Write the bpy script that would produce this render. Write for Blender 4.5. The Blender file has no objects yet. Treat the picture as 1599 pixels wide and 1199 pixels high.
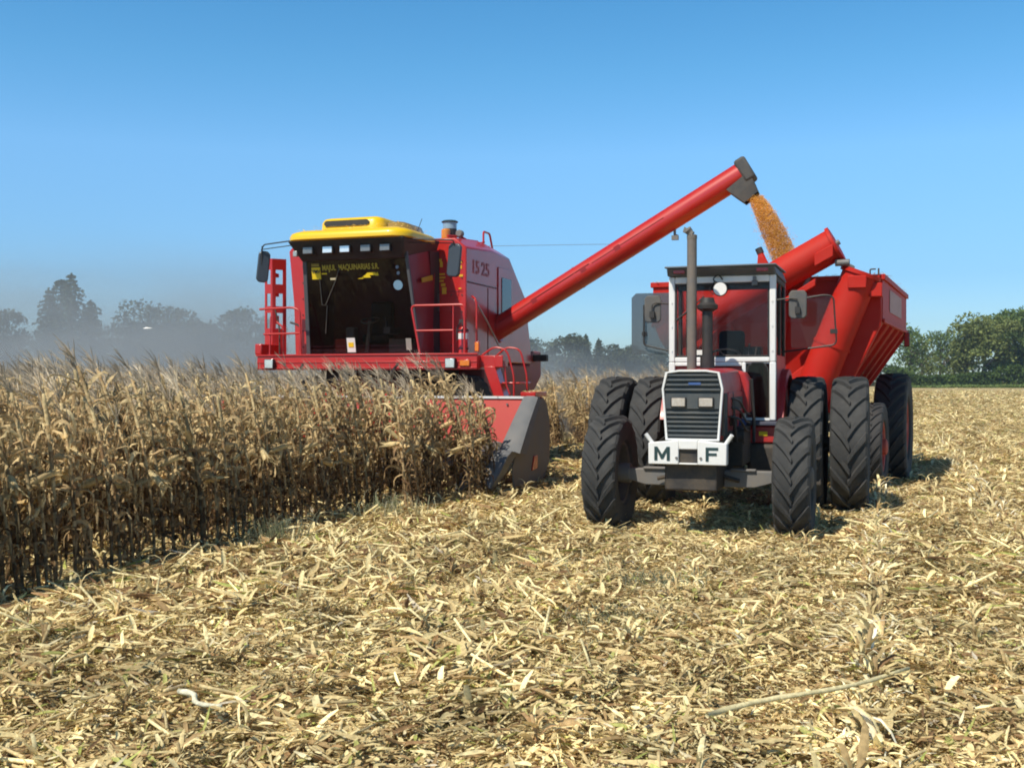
import bpy, bmesh, math, random
import numpy as np
from mathutils import Vector, Matrix
R = math.radians
scene = bpy.context.scene
COL = scene.collection
random.seed(7)
rng = np.random.default_rng(11)

# ------------------------------------------------------------------ camera, sky, sun
CAM_H = 1.7
cd = bpy.data.cameras.new('camera')
cam = bpy.data.objects.new('camera', cd); COL.objects.link(cam)
cam.location = (0, 0, CAM_H); cam.rotation_euler = (R(90 - 0.253), 0, 0)
cd.sensor_width = 36; cd.lens = 36 * 1700 / 1599; cd.clip_start = 0.1; cd.clip_end = 5000
scene.camera = cam
SUN_EL = 52.0
SX, SY = -0.66, -0.75
az = math.atan2(SX, SY)
world = bpy.data.worlds.new('World'); scene.world = world; world.use_nodes = True
wn = world.node_tree.nodes; wl = world.node_tree.links
bg = wn['Background']; sky = wn.new('ShaderNodeTexSky'); sky.sky_type = 'NISHITA'
sky.sun_disc = False; sky.sun_elevation = R(SUN_EL); sky.sun_rotation = az
sky.altitude = 50; sky.air_density = 1.0; sky.dust_density = 0.1; sky.ozone_density = 3.0
hs = wn.new('ShaderNodeHueSaturation'); hs.inputs['Saturation'].default_value = 1.25
wl.new(sky.outputs[0], hs.inputs['Color'])
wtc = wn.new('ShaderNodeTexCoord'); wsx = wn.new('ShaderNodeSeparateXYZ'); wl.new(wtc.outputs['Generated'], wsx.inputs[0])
wcr = wn.new('ShaderNodeValToRGB'); wl.new(wsx.outputs[2], wcr.inputs[0])      # sky tint by height; above view, darkened and warmed to shape the ambient light
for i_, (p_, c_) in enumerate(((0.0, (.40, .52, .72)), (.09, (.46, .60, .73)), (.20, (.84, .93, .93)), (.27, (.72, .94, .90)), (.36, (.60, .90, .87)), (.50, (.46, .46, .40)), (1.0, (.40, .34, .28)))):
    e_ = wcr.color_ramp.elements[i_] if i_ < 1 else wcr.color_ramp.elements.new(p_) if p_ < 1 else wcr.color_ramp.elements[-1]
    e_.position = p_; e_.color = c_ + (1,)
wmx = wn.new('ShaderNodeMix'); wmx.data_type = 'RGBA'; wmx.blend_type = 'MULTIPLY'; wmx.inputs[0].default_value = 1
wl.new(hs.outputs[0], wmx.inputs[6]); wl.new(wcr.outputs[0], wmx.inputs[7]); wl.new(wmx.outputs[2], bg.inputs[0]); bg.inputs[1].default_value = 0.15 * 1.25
sd = bpy.data.lights.new('sun', 'SUN'); sd.energy = 5.0; sd.angle = R(0.55); sd.color = (1.0, 0.93, 0.80)
sun = bpy.data.objects.new('sun', sd); COL.objects.link(sun)
sv = Vector((SX, SY, 0)).normalized() * math.cos(R(SUN_EL)) + Vector((0, 0, math.sin(R(SUN_EL))))
sun.rotation_euler = sv.to_track_quat('Z', 'Y').to_euler(); sun.location = (-20, -20, 40)
scene.view_settings.view_transform = 'Standard'; scene.view_settings.look = 'None'
scene.view_settings.exposure = 0.0; scene.view_settings.gamma = 1.0
scene.view_settings.use_curve_mapping = False
scene.cycles.filter_width = 1.9; scene.cycles.max_bounces = 6; scene.cycles.transparent_max_bounces = 12
scene.cycles.volume_bounces = 0; scene.cycles.diffuse_bounces = 3; scene.cycles.use_adaptive_sampling = True
try: scene.cycles.adaptive_threshold = 0.02
except Exception: pass

# ------------------------------------------------------------------ helpers
def tag(o, label=None, cat=None, group=None, kind=None):
    if label: o['label'] = label
    if cat: o['category'] = cat
    if group: o['group'] = group
    if kind: o['kind'] = kind
    return o

def empty(name, loc=(0, 0, 0), rz=0, parent=None, label=None, cat=None, group=None):
    o = bpy.data.objects.new(name, None); COL.objects.link(o)
    o.location = loc; o.rotation_euler = (0, 0, rz); o.empty_display_size = .2
    if parent: o.parent = parent
    return tag(o, label, cat, group)

class MB:
    def __init__(s): s.v = []; s.f = []
    def add(s, vs, fs):
        n = len(s.v); s.v += [tuple(p) for p in vs]; s.f += [tuple(i + n for i in f) for f in fs]; return s
    def hexa(s, p):   # bottom 4 ccw, top 4 ccw
        return s.add(p, [(3, 2, 1, 0), (4, 5, 6, 7), (0, 1, 5, 4), (1, 2, 6, 5), (2, 3, 7, 6), (3, 0, 4, 7)])
    def box(s, x0, x1, y0, y1, z0, z1):
        return s.hexa([(x0, y0, z0), (x1, y0, z0), (x1, y1, z0), (x0, y1, z0), (x0, y0, z1), (x1, y0, z1), (x1, y1, z1), (x0, y1, z1)])
    def prism(s, poly, axis, a, b):
        """poly: 2D points; axis 'x': (y,z) extruded in x; 'y': (x,z); 'z': (x,y)"""
        def P(p, k):
            return (k, p[0], p[1]) if axis == 'x' else (p[0], k, p[1]) if axis == 'y' else (p[0], p[1], k)
        n = len(poly); vs = [P(p, a) for p in poly] + [P(p, b) for p in poly]
        fs = [tuple(range(n)), tuple(range(2 * n - 1, n - 1, -1))] + [(i, i + n, (i + 1) % n + n, (i + 1) % n) for i in range(n)]
        return s.add(vs, fs)
    def tube(s, pts, r, n=8, cap=True):
        pts = [Vector(p) for p in pts]; m = len(pts)
        rs = r if isinstance(r, (list, tuple)) else [r] * m
        vs = []; up = None
        for i, p in enumerate(pts):
            d = (pts[min(i + 1, m - 1)] - pts[max(i - 1, 0)]).normalized()
            if up is None: up = Vector((0, 0, 1)) if abs(d.z) < .9 else Vector((1, 0, 0))
            a = d.cross(up).normalized(); b = a.cross(d).normalized(); up = b
            for k in range(n):
                t = 2 * math.pi * k / n
                vs.append(p + (a * math.cos(t) + b * math.sin(t)) * rs[i])
        fs = [(i * n + k, i * n + (k + 1) % n, (i + 1) * n + (k + 1) % n, (i + 1) * n + k) for i in range(m - 1) for k in range(n)]
        if cap: fs += [tuple(range(n - 1, -1, -1)), tuple((m - 1) * n + k for k in range(n))]
        return s.add(vs, fs)
    def lathe(s, prof, c=(0, 0, 0), axis='x', n=32, closed=False):
        """prof: (a, r) a along axis"""
        vs = []; m = len(prof)
        for (a, r) in prof:
            for k in range(n):
                t = 2 * math.pi * k / n; u = r * math.cos(t); w = r * math.sin(t)
                q = (a, u, w) if axis == 'x' else (u, a, w) if axis == 'y' else (u, w, a)
                vs.append((q[0] + c[0], q[1] + c[1], q[2] + c[2]))
        fs = []
        for i in range(m - 1 if not closed else m):
            j = (i + 1) % m
            fs += [(i * n + k, i * n + (k + 1) % n, j * n + (k + 1) % n, j * n + k) for k in range(n)]
        if not closed: fs += [tuple(range(n)), tuple((m - 1) * n + k for k in range(n - 1, -1, -1))]
        return s.add(vs, fs)
    def build(s, name, m, parent=None, smooth=None, bevel=0, sub=0, uvfix=True):
        me = bpy.data.meshes.new(name); me.from_pydata(s.v, [], s.f)
        bm = bmesh.new(); bm.from_mesh(me); bmesh.ops.recalc_face_normals(bm, faces=bm.faces); bm.to_mesh(me); bm.free()
        if smooth is not None:
            me.shade_smooth(); me.set_sharp_from_angle(angle=R(smooth))
        me.materials.append(m)
        o = bpy.data.objects.new(name, me); COL.objects.link(o)
        if parent: o.parent = parent
        if bevel:
            b = o.modifiers.new('bevel', 'BEVEL'); b.width = bevel; b.segments = 2; b.limit_method = 'ANGLE'; b.angle_limit = R(40)
            me.shade_smooth(); me.set_sharp_from_angle(angle=R(50))
        return o

def bend(pts, r=0.06, n=4):
    """round the corners of a polyline"""
    pts = [Vector(p) for p in pts]; out = [pts[0]]
    for i in range(1, len(pts) - 1):
        a, p, b = pts[i - 1], pts[i], pts[i + 1]
        ra = min(r, (a - p).length * .45, (b - p).length * .45)
        A = p + (a - p).normalized() * ra; B = p + (b - p).normalized() * ra
        for k in range(n + 1):
            t = k / n; out.append(A * (1 - t) ** 2 + p * 2 * t * (1 - t) + B * t * t)
    out.append(pts[-1]); return out

# ------------------------------------------------------------------ materials
def mat(name, col, rough=.5, metal=0, coat=0, var=.10, scale=3.0, dust=0.0, dustcol=(.36, .27, .17), bump=0, bscale=60):
    m = bpy.data.materials.new(name); m.use_nodes = True
    n = m.node_tree.nodes; l = m.node_tree.links; b = n['Principled BSDF']
    b.inputs['Roughness'].default_value = rough; b.inputs['Metallic'].default_value = metal
    b.inputs['Coat Weight'].default_value = coat; b.inputs['Coat Roughness'].default_value = .12
    tc = n.new('ShaderNodeTexCoord'); nz = n.new('ShaderNodeTexNoise')
    nz.inputs['Scale'].default_value = scale; nz.inputs['Detail'].default_value = 6; nz.inputs['Roughness'].default_value = .65
    l.new(tc.outputs['Object'], nz.inputs['Vector'])
    mx = n.new('ShaderNodeMix'); mx.data_type = 'RGBA'
    mx.inputs[6].default_value = tuple(c * (1 - var) for c in col) + (1,)
    mx.inputs[7].default_value = tuple(min(1, c * (1 + var)) for c in col) + (1,)
    l.new(nz.outputs[0], mx.inputs[0]); out = mx.outputs[2]
    if dust:
        n2 = n.new('ShaderNodeTexNoise'); n2.inputs['Scale'].default_value = scale * .8; n2.inputs['Detail'].default_value = 9; n2.inputs['Roughness'].default_value = .7
        l.new(tc.outputs['Object'], n2.inputs['Vector'])
        mr = n.new('ShaderNodeMapRange'); mr.inputs[1].default_value = .35; mr.inputs[2].default_value = .75; mr.inputs[4].default_value = dust
        l.new(n2.outputs[0], mr.inputs[0])
        m2 = n.new('ShaderNodeMix'); m2.data_type = 'RGBA'; m2.inputs[7].default_value = dustcol + (1,)
        l.new(mr.outputs[0], m2.inputs[0]); l.new(out, m2.inputs[6]); out = m2.outputs[2]
        m3 = n.new('ShaderNodeMath'); m3.operation = 'ADD'; m3.inputs[1].default_value = rough; m3.use_clamp = True
        l.new(mr.outputs[0], m3.inputs[0]); l.new(m3.outputs[0], b.inputs['Roughness'])
    l.new(out, b.inputs['Base Color'])
    if bump:
        nb = n.new('ShaderNodeTexNoise'); nb.inputs['Scale'].default_value = bscale; nb.inputs['Detail'].default_value = 4
        l.new(tc.outputs['Object'], nb.inputs['Vector'])
        bp = n.new('ShaderNodeBump'); bp.inputs['Strength'].default_value = bump; bp.inputs['Distance'].default_value = .01
        l.new(nb.outputs[0], bp.inputs['Height']); l.new(bp.outputs[0], b.inputs['Normal'])
    return m

def glass(name, tint=(.5, .5, .5), rough=.03, gl=1.0, film=0.0, filmcol=(.2, .2, .2)):
    m = bpy.data.materials.new(name); m.use_nodes = True
    n = m.node_tree.nodes; l = m.node_tree.links; n.remove(n['Principled BSDF'])
    tr = n.new('ShaderNodeBsdfTransparent'); tr.inputs[0].default_value = tint + (1,)
    gs = n.new('ShaderNodeBsdfGlossy'); gs.inputs['Roughness'].default_value = rough
    fr = n.new('ShaderNodeFresnel'); fr.inputs[0].default_value = 1.45
    ml = n.new('ShaderNodeMath'); ml.operation = 'MULTIPLY'; ml.inputs[1].default_value = gl; ml.use_clamp = True
    l.new(fr.outputs[0], ml.inputs[0])
    mx = n.new('ShaderNodeMixShader'); l.new(ml.outputs[0], mx.inputs[0])
    first = tr.outputs[0]
    if film:
        df = n.new('ShaderNodeBsdfDiffuse'); df.inputs[0].default_value = filmcol + (1,)
        m0 = n.new('ShaderNodeMixShader'); m0.inputs[0].default_value = film
        l.new(tr.outputs[0], m0.inputs[1]); l.new(df.outputs[0], m0.inputs[2]); first = m0.outputs[0]
    l.new(first, mx.inputs[1]); l.new(gs.outputs[0], mx.inputs[2])
    l.new(mx.outputs[0], n['Material Output'].inputs[0]); return m

def attr_mat(name, rough=.7, trans=.25, rnd=.25, bright=1.0, spec=.12):
    """dry plant matter: colour from the piece's own colour attribute, slightly translucent"""
    m = bpy.data.materials.new(name); m.use_nodes = True
    n = m.node_tree.nodes; l = m.node_tree.links; b = n['Principled BSDF']
    at = n.new('ShaderNodeAttribute'); at.attribute_name = 'tint'
    oi = n.new('ShaderNodeObjectInfo'); mr = n.new('ShaderNodeMapRange')
    mr.inputs[3].default_value = (1 - rnd) * bright; mr.inputs[4].default_value = (1 + rnd) * bright
    l.new(oi.outputs['Random'], mr.inputs[0])
    tc = n.new('ShaderNodeTexCoord'); nz = n.new('ShaderNodeTexNoise'); nz.inputs['Scale'].default_value = 45; nz.inputs['Detail'].default_value = 2
    l.new(tc.outputs['Object'], nz.inputs['Vector'])
    m4 = n.new('ShaderNodeMapRange'); m4.inputs[1].default_value = .3; m4.inputs[2].default_value = .7; m4.inputs[3].default_value = .72; m4.inputs[4].default_value = 1.2
    l.new(nz.outputs[0], m4.inputs[0])
    mu = n.new('ShaderNodeMath'); mu.operation = 'MULTIPLY'; l.new(mr.outputs[0], mu.inputs[0]); l.new(m4.outputs[0], mu.inputs[1])
    ge = n.new('ShaderNodeNewGeometry'); n3 = n.new('ShaderNodeTexNoise'); n3.inputs['Scale'].default_value = 1.6; n3.inputs['Detail'].default_value = 4
    l.new(ge.outputs['Position'], n3.inputs['Vector']); m5 = n.new('ShaderNodeMapRange'); m5.inputs[1].default_value = .3; m5.inputs[2].default_value = .7; m5.inputs[3].default_value = .72; m5.inputs[4].default_value = 1.2
    l.new(n3.outputs[0], m5.inputs[0]); mu0 = mu; mu = n.new('ShaderNodeMath'); mu.operation = 'MULTIPLY'; l.new(mu0.outputs[0], mu.inputs[0]); l.new(m5.outputs[0], mu.inputs[1])
    vm = n.new('ShaderNodeVectorMath'); vm.operation = 'SCALE'
    l.new(at.outputs['Color'], vm.inputs[0]); l.new(mu.outputs[0], vm.inputs['Scale'])
    l.new(vm.outputs[0], b.inputs['Base Color']); b.inputs['Roughness'].default_value = rough
    b.inputs['Specular IOR Level'].default_value = spec
    if trans:
        t = n.new('ShaderNodeBsdfTranslucent'); l.new(vm.outputs[0], t.inputs[0])
        mx = n.new('ShaderNodeMixShader'); mx.inputs[0].default_value = trans
        l.new(b.outputs[0], mx.inputs[1]); l.new(t.outputs[0], mx.inputs[2]); l.new(mx.outputs[0], n['Material Output'].inputs[0])
    return m

RED = mat('red_paint', (.49, .008, .005), .38, 0, .45, .08, 2.5, dust=.06)
REDT = mat('faded_red_paint', (.42, .012, .016), .42, 0, .2, .12, 3, dust=.14)
REDC = mat('cart_red_paint', (.49, .012, .005), .55, 0, 0, .10, 2, dust=.08)
REDC.node_tree.nodes['Principled BSDF'].inputs['Specular IOR Level'].default_value = .25
YEL = mat('yellow_plastic', (.88, .54, .002), .38, 0, .25, .05, 2, dust=.05)
BLK = mat('black_plastic', (.018, .018, .02), .5, 0, 0, .2, 5, dust=.12)
DRK = mat('dark_steel', (.03, .03, .033), .6, .3, 0, .3, 6, dust=.35)
GRY = mat('grey_steel', (.16, .165, .17), .55, .2, 0, .15, 4, dust=.35)
GRYP = mat('grey_plastic', (.14, .145, .15), .55, 0, 0, .1, 3, dust=.35, dustcol=(.30, .27, .24))
SPOUT = mat('dark_rubber_spout', (.055, .058, .062), .7, 0, 0, .2, 4, dust=.3)
WHT = mat('white_paint', (.80, .80, .78), .45, 0, .1, .06, 4, dust=.12)
CHROME = mat('bright_metal', (.62, .62, .60), .3, .8, 0, .1, 6, dust=.2)
RUB = mat('tyre_rubber', (.032, .033, .034), .8, 0, 0, .2, 4, dust=.75, dustcol=(.10, .096, .09), bump=.25, bscale=50)
RUBB = mat('clean_tyre_rubber', (.028, .028, .03), .7, 0, 0, .25, 4, dust=.35, dustcol=(.12, .11, .10), bump=.2, bscale=50)
RIMG = mat('dusty_dark_rim', (.06, .065, .075), .6, .1, 0, .1, 4, dust=.4)
RIMR = mat('red_rim', (.45, .03, .02), .5, 0, 0, .1, 4, dust=.4)
ORG = mat('orange_lens', (.75, .20, .01), .25, 0, .5, .08, 12)
REDL = mat('red_lens', (.35, .01, .01), .3, 0, .4, .08, 12)
LENS = mat('lamp_lens', (.72, .73, .72), .12, .55, .8, .35, 30)
BLUE = mat('blue_paint', (.02, .09, .30), .5, 0, .1, .1, 4, dust=.2)
PAPER = mat('paper_sticker', (.75, .75, .70), .7, 0, 0, .05)
STKY = mat('yellow_sticker', (.85, .58, .01), .6, 0, 0, .05)
STKB = mat('pale_blue_sticker', (.18, .31, .42), .6, 0, 0, .25, 40)
SEAT = mat('seat_fabric', (.02, .022, .03), .9, 0, 0, .2)
LETY = mat('gold_letter', (.52, .36, .03), .6, 0, 0, .15, 60)
LETD = mat('dark_green_letter', (.02, .05, .05), .5, 0, 0, .1)
LETB = mat('faded_letter', (.34, .010, .020), .5, 0, 0, .1)
LETG = mat('faded_gold_letter', (.47, .022, .008), .5, 0, 0, .1)
BARK = mat('bark', (.16, .12, .09), .9, 0, 0, .3, 6)
GLD = glass('dark_glass', (.63, .62, .62), .02, .7, .03, (.02, .02, .022))
GLT = glass('cab_glass', (.93, .91, .92), .03, .30, .015, (.20, .20, .20))
GLS = glass('smoked_glass', (.50, .51, .53), .05, 1.2, .42, (.17, .19, .21))
LEAF = attr_mat('dry_leaf', .65, .25, .32, 1.07)
STALK = attr_mat('dry_stalk', .6, 0, .2, 1.0)
RESID = attr_mat('crop_residue', .7, .20, .22, 1.42)
CORNG = attr_mat('corn_kernels', .45, 0, 0, 1.0, .5)
for mm in (LEAF, STALK, RESID): mm.name = mm.name

def text(body, size, m, name, parent, loc, rot, extrude=.002, sx=1.0, bold=0.0, align='LEFT'):
    cu = bpy.data.curves.new(name, 'FONT'); cu.body = body; cu.size = size; cu.extrude = extrude; cu.align_x = align; cu.offset = bold
    tmp = bpy.data.objects.new('tmp', cu); COL.objects.link(tmp)
    dg = bpy.context.evaluated_depsgraph_get(); me = bpy.data.meshes.new_from_object(tmp.evaluated_get(dg))
    bpy.data.objects.remove(tmp); me.materials.clear(); me.materials.append(m)
    o = bpy.data.objects.new(name, me); COL.objects.link(o); o.parent = parent
    o.location = loc; o.rotation_euler = rot; o.scale = (sx, 1, 1); return o

# ------------------------------------------------------------------ ground
RD = (math.sin(R(19)), math.cos(R(19)))      # direction of the crop rows
RL = (math.cos(R(19)), -math.sin(R(19)))
CO = (-2.6, 19.0)                            # combine origin
def loc2w(s, t, o=CO): return (o[0] + s * RL[0] + t * RD[0], o[1] + s * RL[1] + t * RD[1])
def w2loc(x, y, o=CO):
    x = x - o[0]; y = y - o[1]; return (x * RL[0] + y * RL[1], x * RD[0] + y * RD[1])

def vnoise(x, y, seed=0):
    """smooth value noise, numpy"""
    r = np.random.default_rng(seed).random((256, 256))
    xi = np.floor(x).astype(int); yi = np.floor(y).astype(int); fx = x - xi; fy = y - yi
    fx = fx * fx * (3 - 2 * fx); fy = fy * fy * (3 - 2 * fy)
    g = lambda a, b: r[a % 256, b % 256]
    return (g(xi, yi) * (1 - fx) + g(xi + 1, yi) * fx) * (1 - fy) + (g(xi, yi + 1) * (1 - fx) + g(xi + 1, yi + 1) * fx) * fy
def ground_z(x, y):
    x = np.asarray(x, float); y = np.asarray(y, float)
    s, t = w2loc(x, y)
    fade = np.clip((60 - y) / 40, 0.0, 1)
    z = (vnoise(x * 2.2 + 50, y * 2.2 + 50, 1) - .5) * .07 + (vnoise(x * .7 + 50, y * .7 + 50, 2) - .5) * .07 + (vnoise(x * 6 + 90, y * 6 + 90, 3) - .5) * .03
    z = z + .025 * np.cos(2 * math.pi * s / .7)
    return z * fade - 0.02

def build_ground():
    xs = np.concatenate([np.linspace(-700, -60, 30), np.linspace(-58, -12, 40), np.arange(-11.5, 12, .1), np.linspace(12.5, 60, 60), np.linspace(62, 700, 30)])
    ys = np.concatenate([np.linspace(-60, 2.5, 20), np.arange(2.6, 22, .1), np.arange(22, 60, .35), np.linspace(61, 760, 60)])
    X, Y = np.meshgrid(xs, ys); Z = ground_z(X, Y)
    v = np.stack([X.ravel(), Y.ravel(), Z.ravel()], 1); nx = len(xs); ny = len(ys)
    i, j = np.meshgrid(np.arange(nx - 1), np.arange(ny - 1)); a = (j * nx + i).ravel()
    f = np.stack([a, a + 1, a + 1 + nx, a + nx], 1)
    me = bpy.data.meshes.new('ground'); me.from_pydata(v, [], f.tolist()); me.shade_smooth()
    m = bpy.data.materials.new('stubble_soil'); m.use_nodes = True; n = m.node_tree.nodes; l = m.node_tree.links; b = n['Principled BSDF']
    b.inputs['Roughness'].default_value = .95; b.inputs['Specular IOR Level'].default_value = .1
    tc = n.new('ShaderNodeTexCoord'); mp = n.new('ShaderNodeMapping'); mp.inputs['Rotation'].default_value = (0, 0, R(19))
    l.new(tc.outputs['Object'], mp.inputs['Vector'])
    def noise(scale, detail, sc=(1, 1, 1)):
        q = n.new('ShaderNodeMapping'); q.inputs['Scale'].default_value = sc; l.new(mp.outputs[0], q.inputs[0])
        z = n.new('ShaderNodeTexNoise'); z.inputs['Scale'].default_value = scale; z.inputs['Detail'].default_value = detail; z.inputs['Roughness'].default_value = .7
        l.new(q.outputs[0], z.inputs['Vector']); return z
    n1 = noise(9, 10, (1, .6, 1)); cr = n.new('ShaderNodeValToRGB'); l.new(n1.outputs[0], cr.inputs[0])
    cr.color_ramp.elements[0].position = .34; cr.color_ramp.elements[0].color = (.17, .12, .06, 1)
    cr.color_ramp.elements[1].position = .66; cr.color_ramp.elements[1].color = (.70, .56, .29, 1)
    e = cr.color_ramp.elements.new(.5); e.color = (.47, .36, .18, 1)
    n2 = noise(.25, 6, (1, .25, 1)); r2 = n.new('ShaderNodeMapRange'); r2.inputs[1].default_value = .5; r2.inputs[2].default_value = .68; r2.inputs[4].default_value = .75
    l.new(n2.outputs[0], r2.inputs[0])
    mg = n.new('ShaderNodeMix'); mg.data_type = 'RGBA'; mg.inputs[7].default_value = (.15, .17, .07, 1)
    l.new(r2.outputs[0], mg.inputs[0]); l.new(cr.outputs[0], mg.inputs[6])
    l.new(mg.outputs[2], b.inputs['Base Color'])
    bp = n.new('ShaderNodeBump'); bp.inputs['Strength'].default_value = .6; bp.inputs['Distance'].default_value = .06
    l.new(n1.outputs[0], bp.inputs['Height']); l.new(bp.outputs[0], b.inputs['Normal'])
    me.materials.append(m); o = bpy.data.objects.new('ground', me); COL.objects.link(o); tag(o, kind='structure')
build_ground()

# ------------------------------------------------------------------ strips of dry leaf (numpy mesh bags)
class Bag:
    """many small pieces with a colour each"""
    def __init__(s): s.v = []; s.f = []; s.c = []
    def strip(s, pts, w, side, col, fold=.25, n3=True):
        """ribbon along pts, half widths w[i], side vectors side[i]; V folded"""
        n0 = len(s.v); m = len(pts)
        for i, p in enumerate(pts):
            sd_ = side[i]; d = (pts[min(i + 1, m - 1)] - pts[max(i - 1, 0)]); nn = sd_.cross(d)
            nn = nn.normalized() if nn.length > 1e-9 else Vector((0, 0, 1))
            s.v += [p - sd_ * w[i] + nn * w[i] * fold, p, p + sd_ * w[i] + nn * w[i] * fold] if n3 else [p - sd_ * w[i], p + sd_ * w[i]]
        k = 3 if n3 else 2
        for i in range(m - 1):
            for j in range(k - 1):
                a = n0 + i * k + j; s.f.append((a, a + 1, a + 1 + k, a + k)); s.c.append(col)
    def cyl(s, pts, rs, col, n=6):
        n0 = len(s.v); m = len(pts); up = None
        for i, p in enumerate(pts):
            d = (pts[min(i + 1, m - 1)] - pts[max(i - 1, 0)]).normalized()
            if up is None: up = Vector((1, 0, 0)) if abs(d.x) < .8 else Vector((0, 1, 0))
            a = d.cross(up).normalized(); b = a.cross(d); up = b
            for k in range(n):
                t = 2 * math.pi * k / n; s.v.append(p + (a * math.cos(t) + b * math.sin(t)) * rs[i])
        for i in range(m - 1):
            for k in range(n):
                s.f.append((n0 + i * n + k, n0 + i * n + (k + 1) % n, n0 + (i + 1) * n + (k + 1) % n, n0 + (i + 1) * n + k)); s.c.append(col)
        s.f.append(tuple(n0 + k for k in range(n))); s.c.append(col)
        s.f.append(tuple(n0 + (m - 1) * n + k for k in range(n))); s.c.append(col)
    def mesh(s, name, m, smooth=True):
        me = bpy.data.meshes.new(name); me.from_pydata([tuple(p) for p in s.v], [], s.f)
        at = me.color_attributes.new('tint', 'FLOAT_COLOR', 'CORNER')
        lt = np.zeros(len(s.f), int); me.polygons.foreach_get('loop_total', lt)
        c = np.repeat(np.array(s.c, float), lt, axis=0); c = np.concatenate([c, np.ones((len(c), 1))], 1)
        at.data.foreach_set('color', c.ravel().astype(np.float32))
        if smooth: me.shade_smooth()
        me.materials.append(m); return me

def mixc(a, b, t): return tuple(a[i] * (1 - t) + b[i] * t for i in range(3))
def U(a, b): return random.uniform(a, b)
PALE = (.60, .49, .25); TAN = (.41, .30, .145); BRN = (.25, .15, .075); DKB = (.12, .07, .04); CREAM = (.80, .70, .40); GRYL = (.42, .37, .29); GRN = (.30, .33, .09)

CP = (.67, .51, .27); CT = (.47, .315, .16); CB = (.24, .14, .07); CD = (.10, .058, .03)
def leafcol(z):  # browner toward the foot, with the crop's own shade mixed into low leaves
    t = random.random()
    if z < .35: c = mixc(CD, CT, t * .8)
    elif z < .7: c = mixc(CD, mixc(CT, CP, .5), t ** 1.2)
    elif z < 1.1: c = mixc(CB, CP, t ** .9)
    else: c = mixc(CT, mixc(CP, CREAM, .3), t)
    return c

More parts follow.
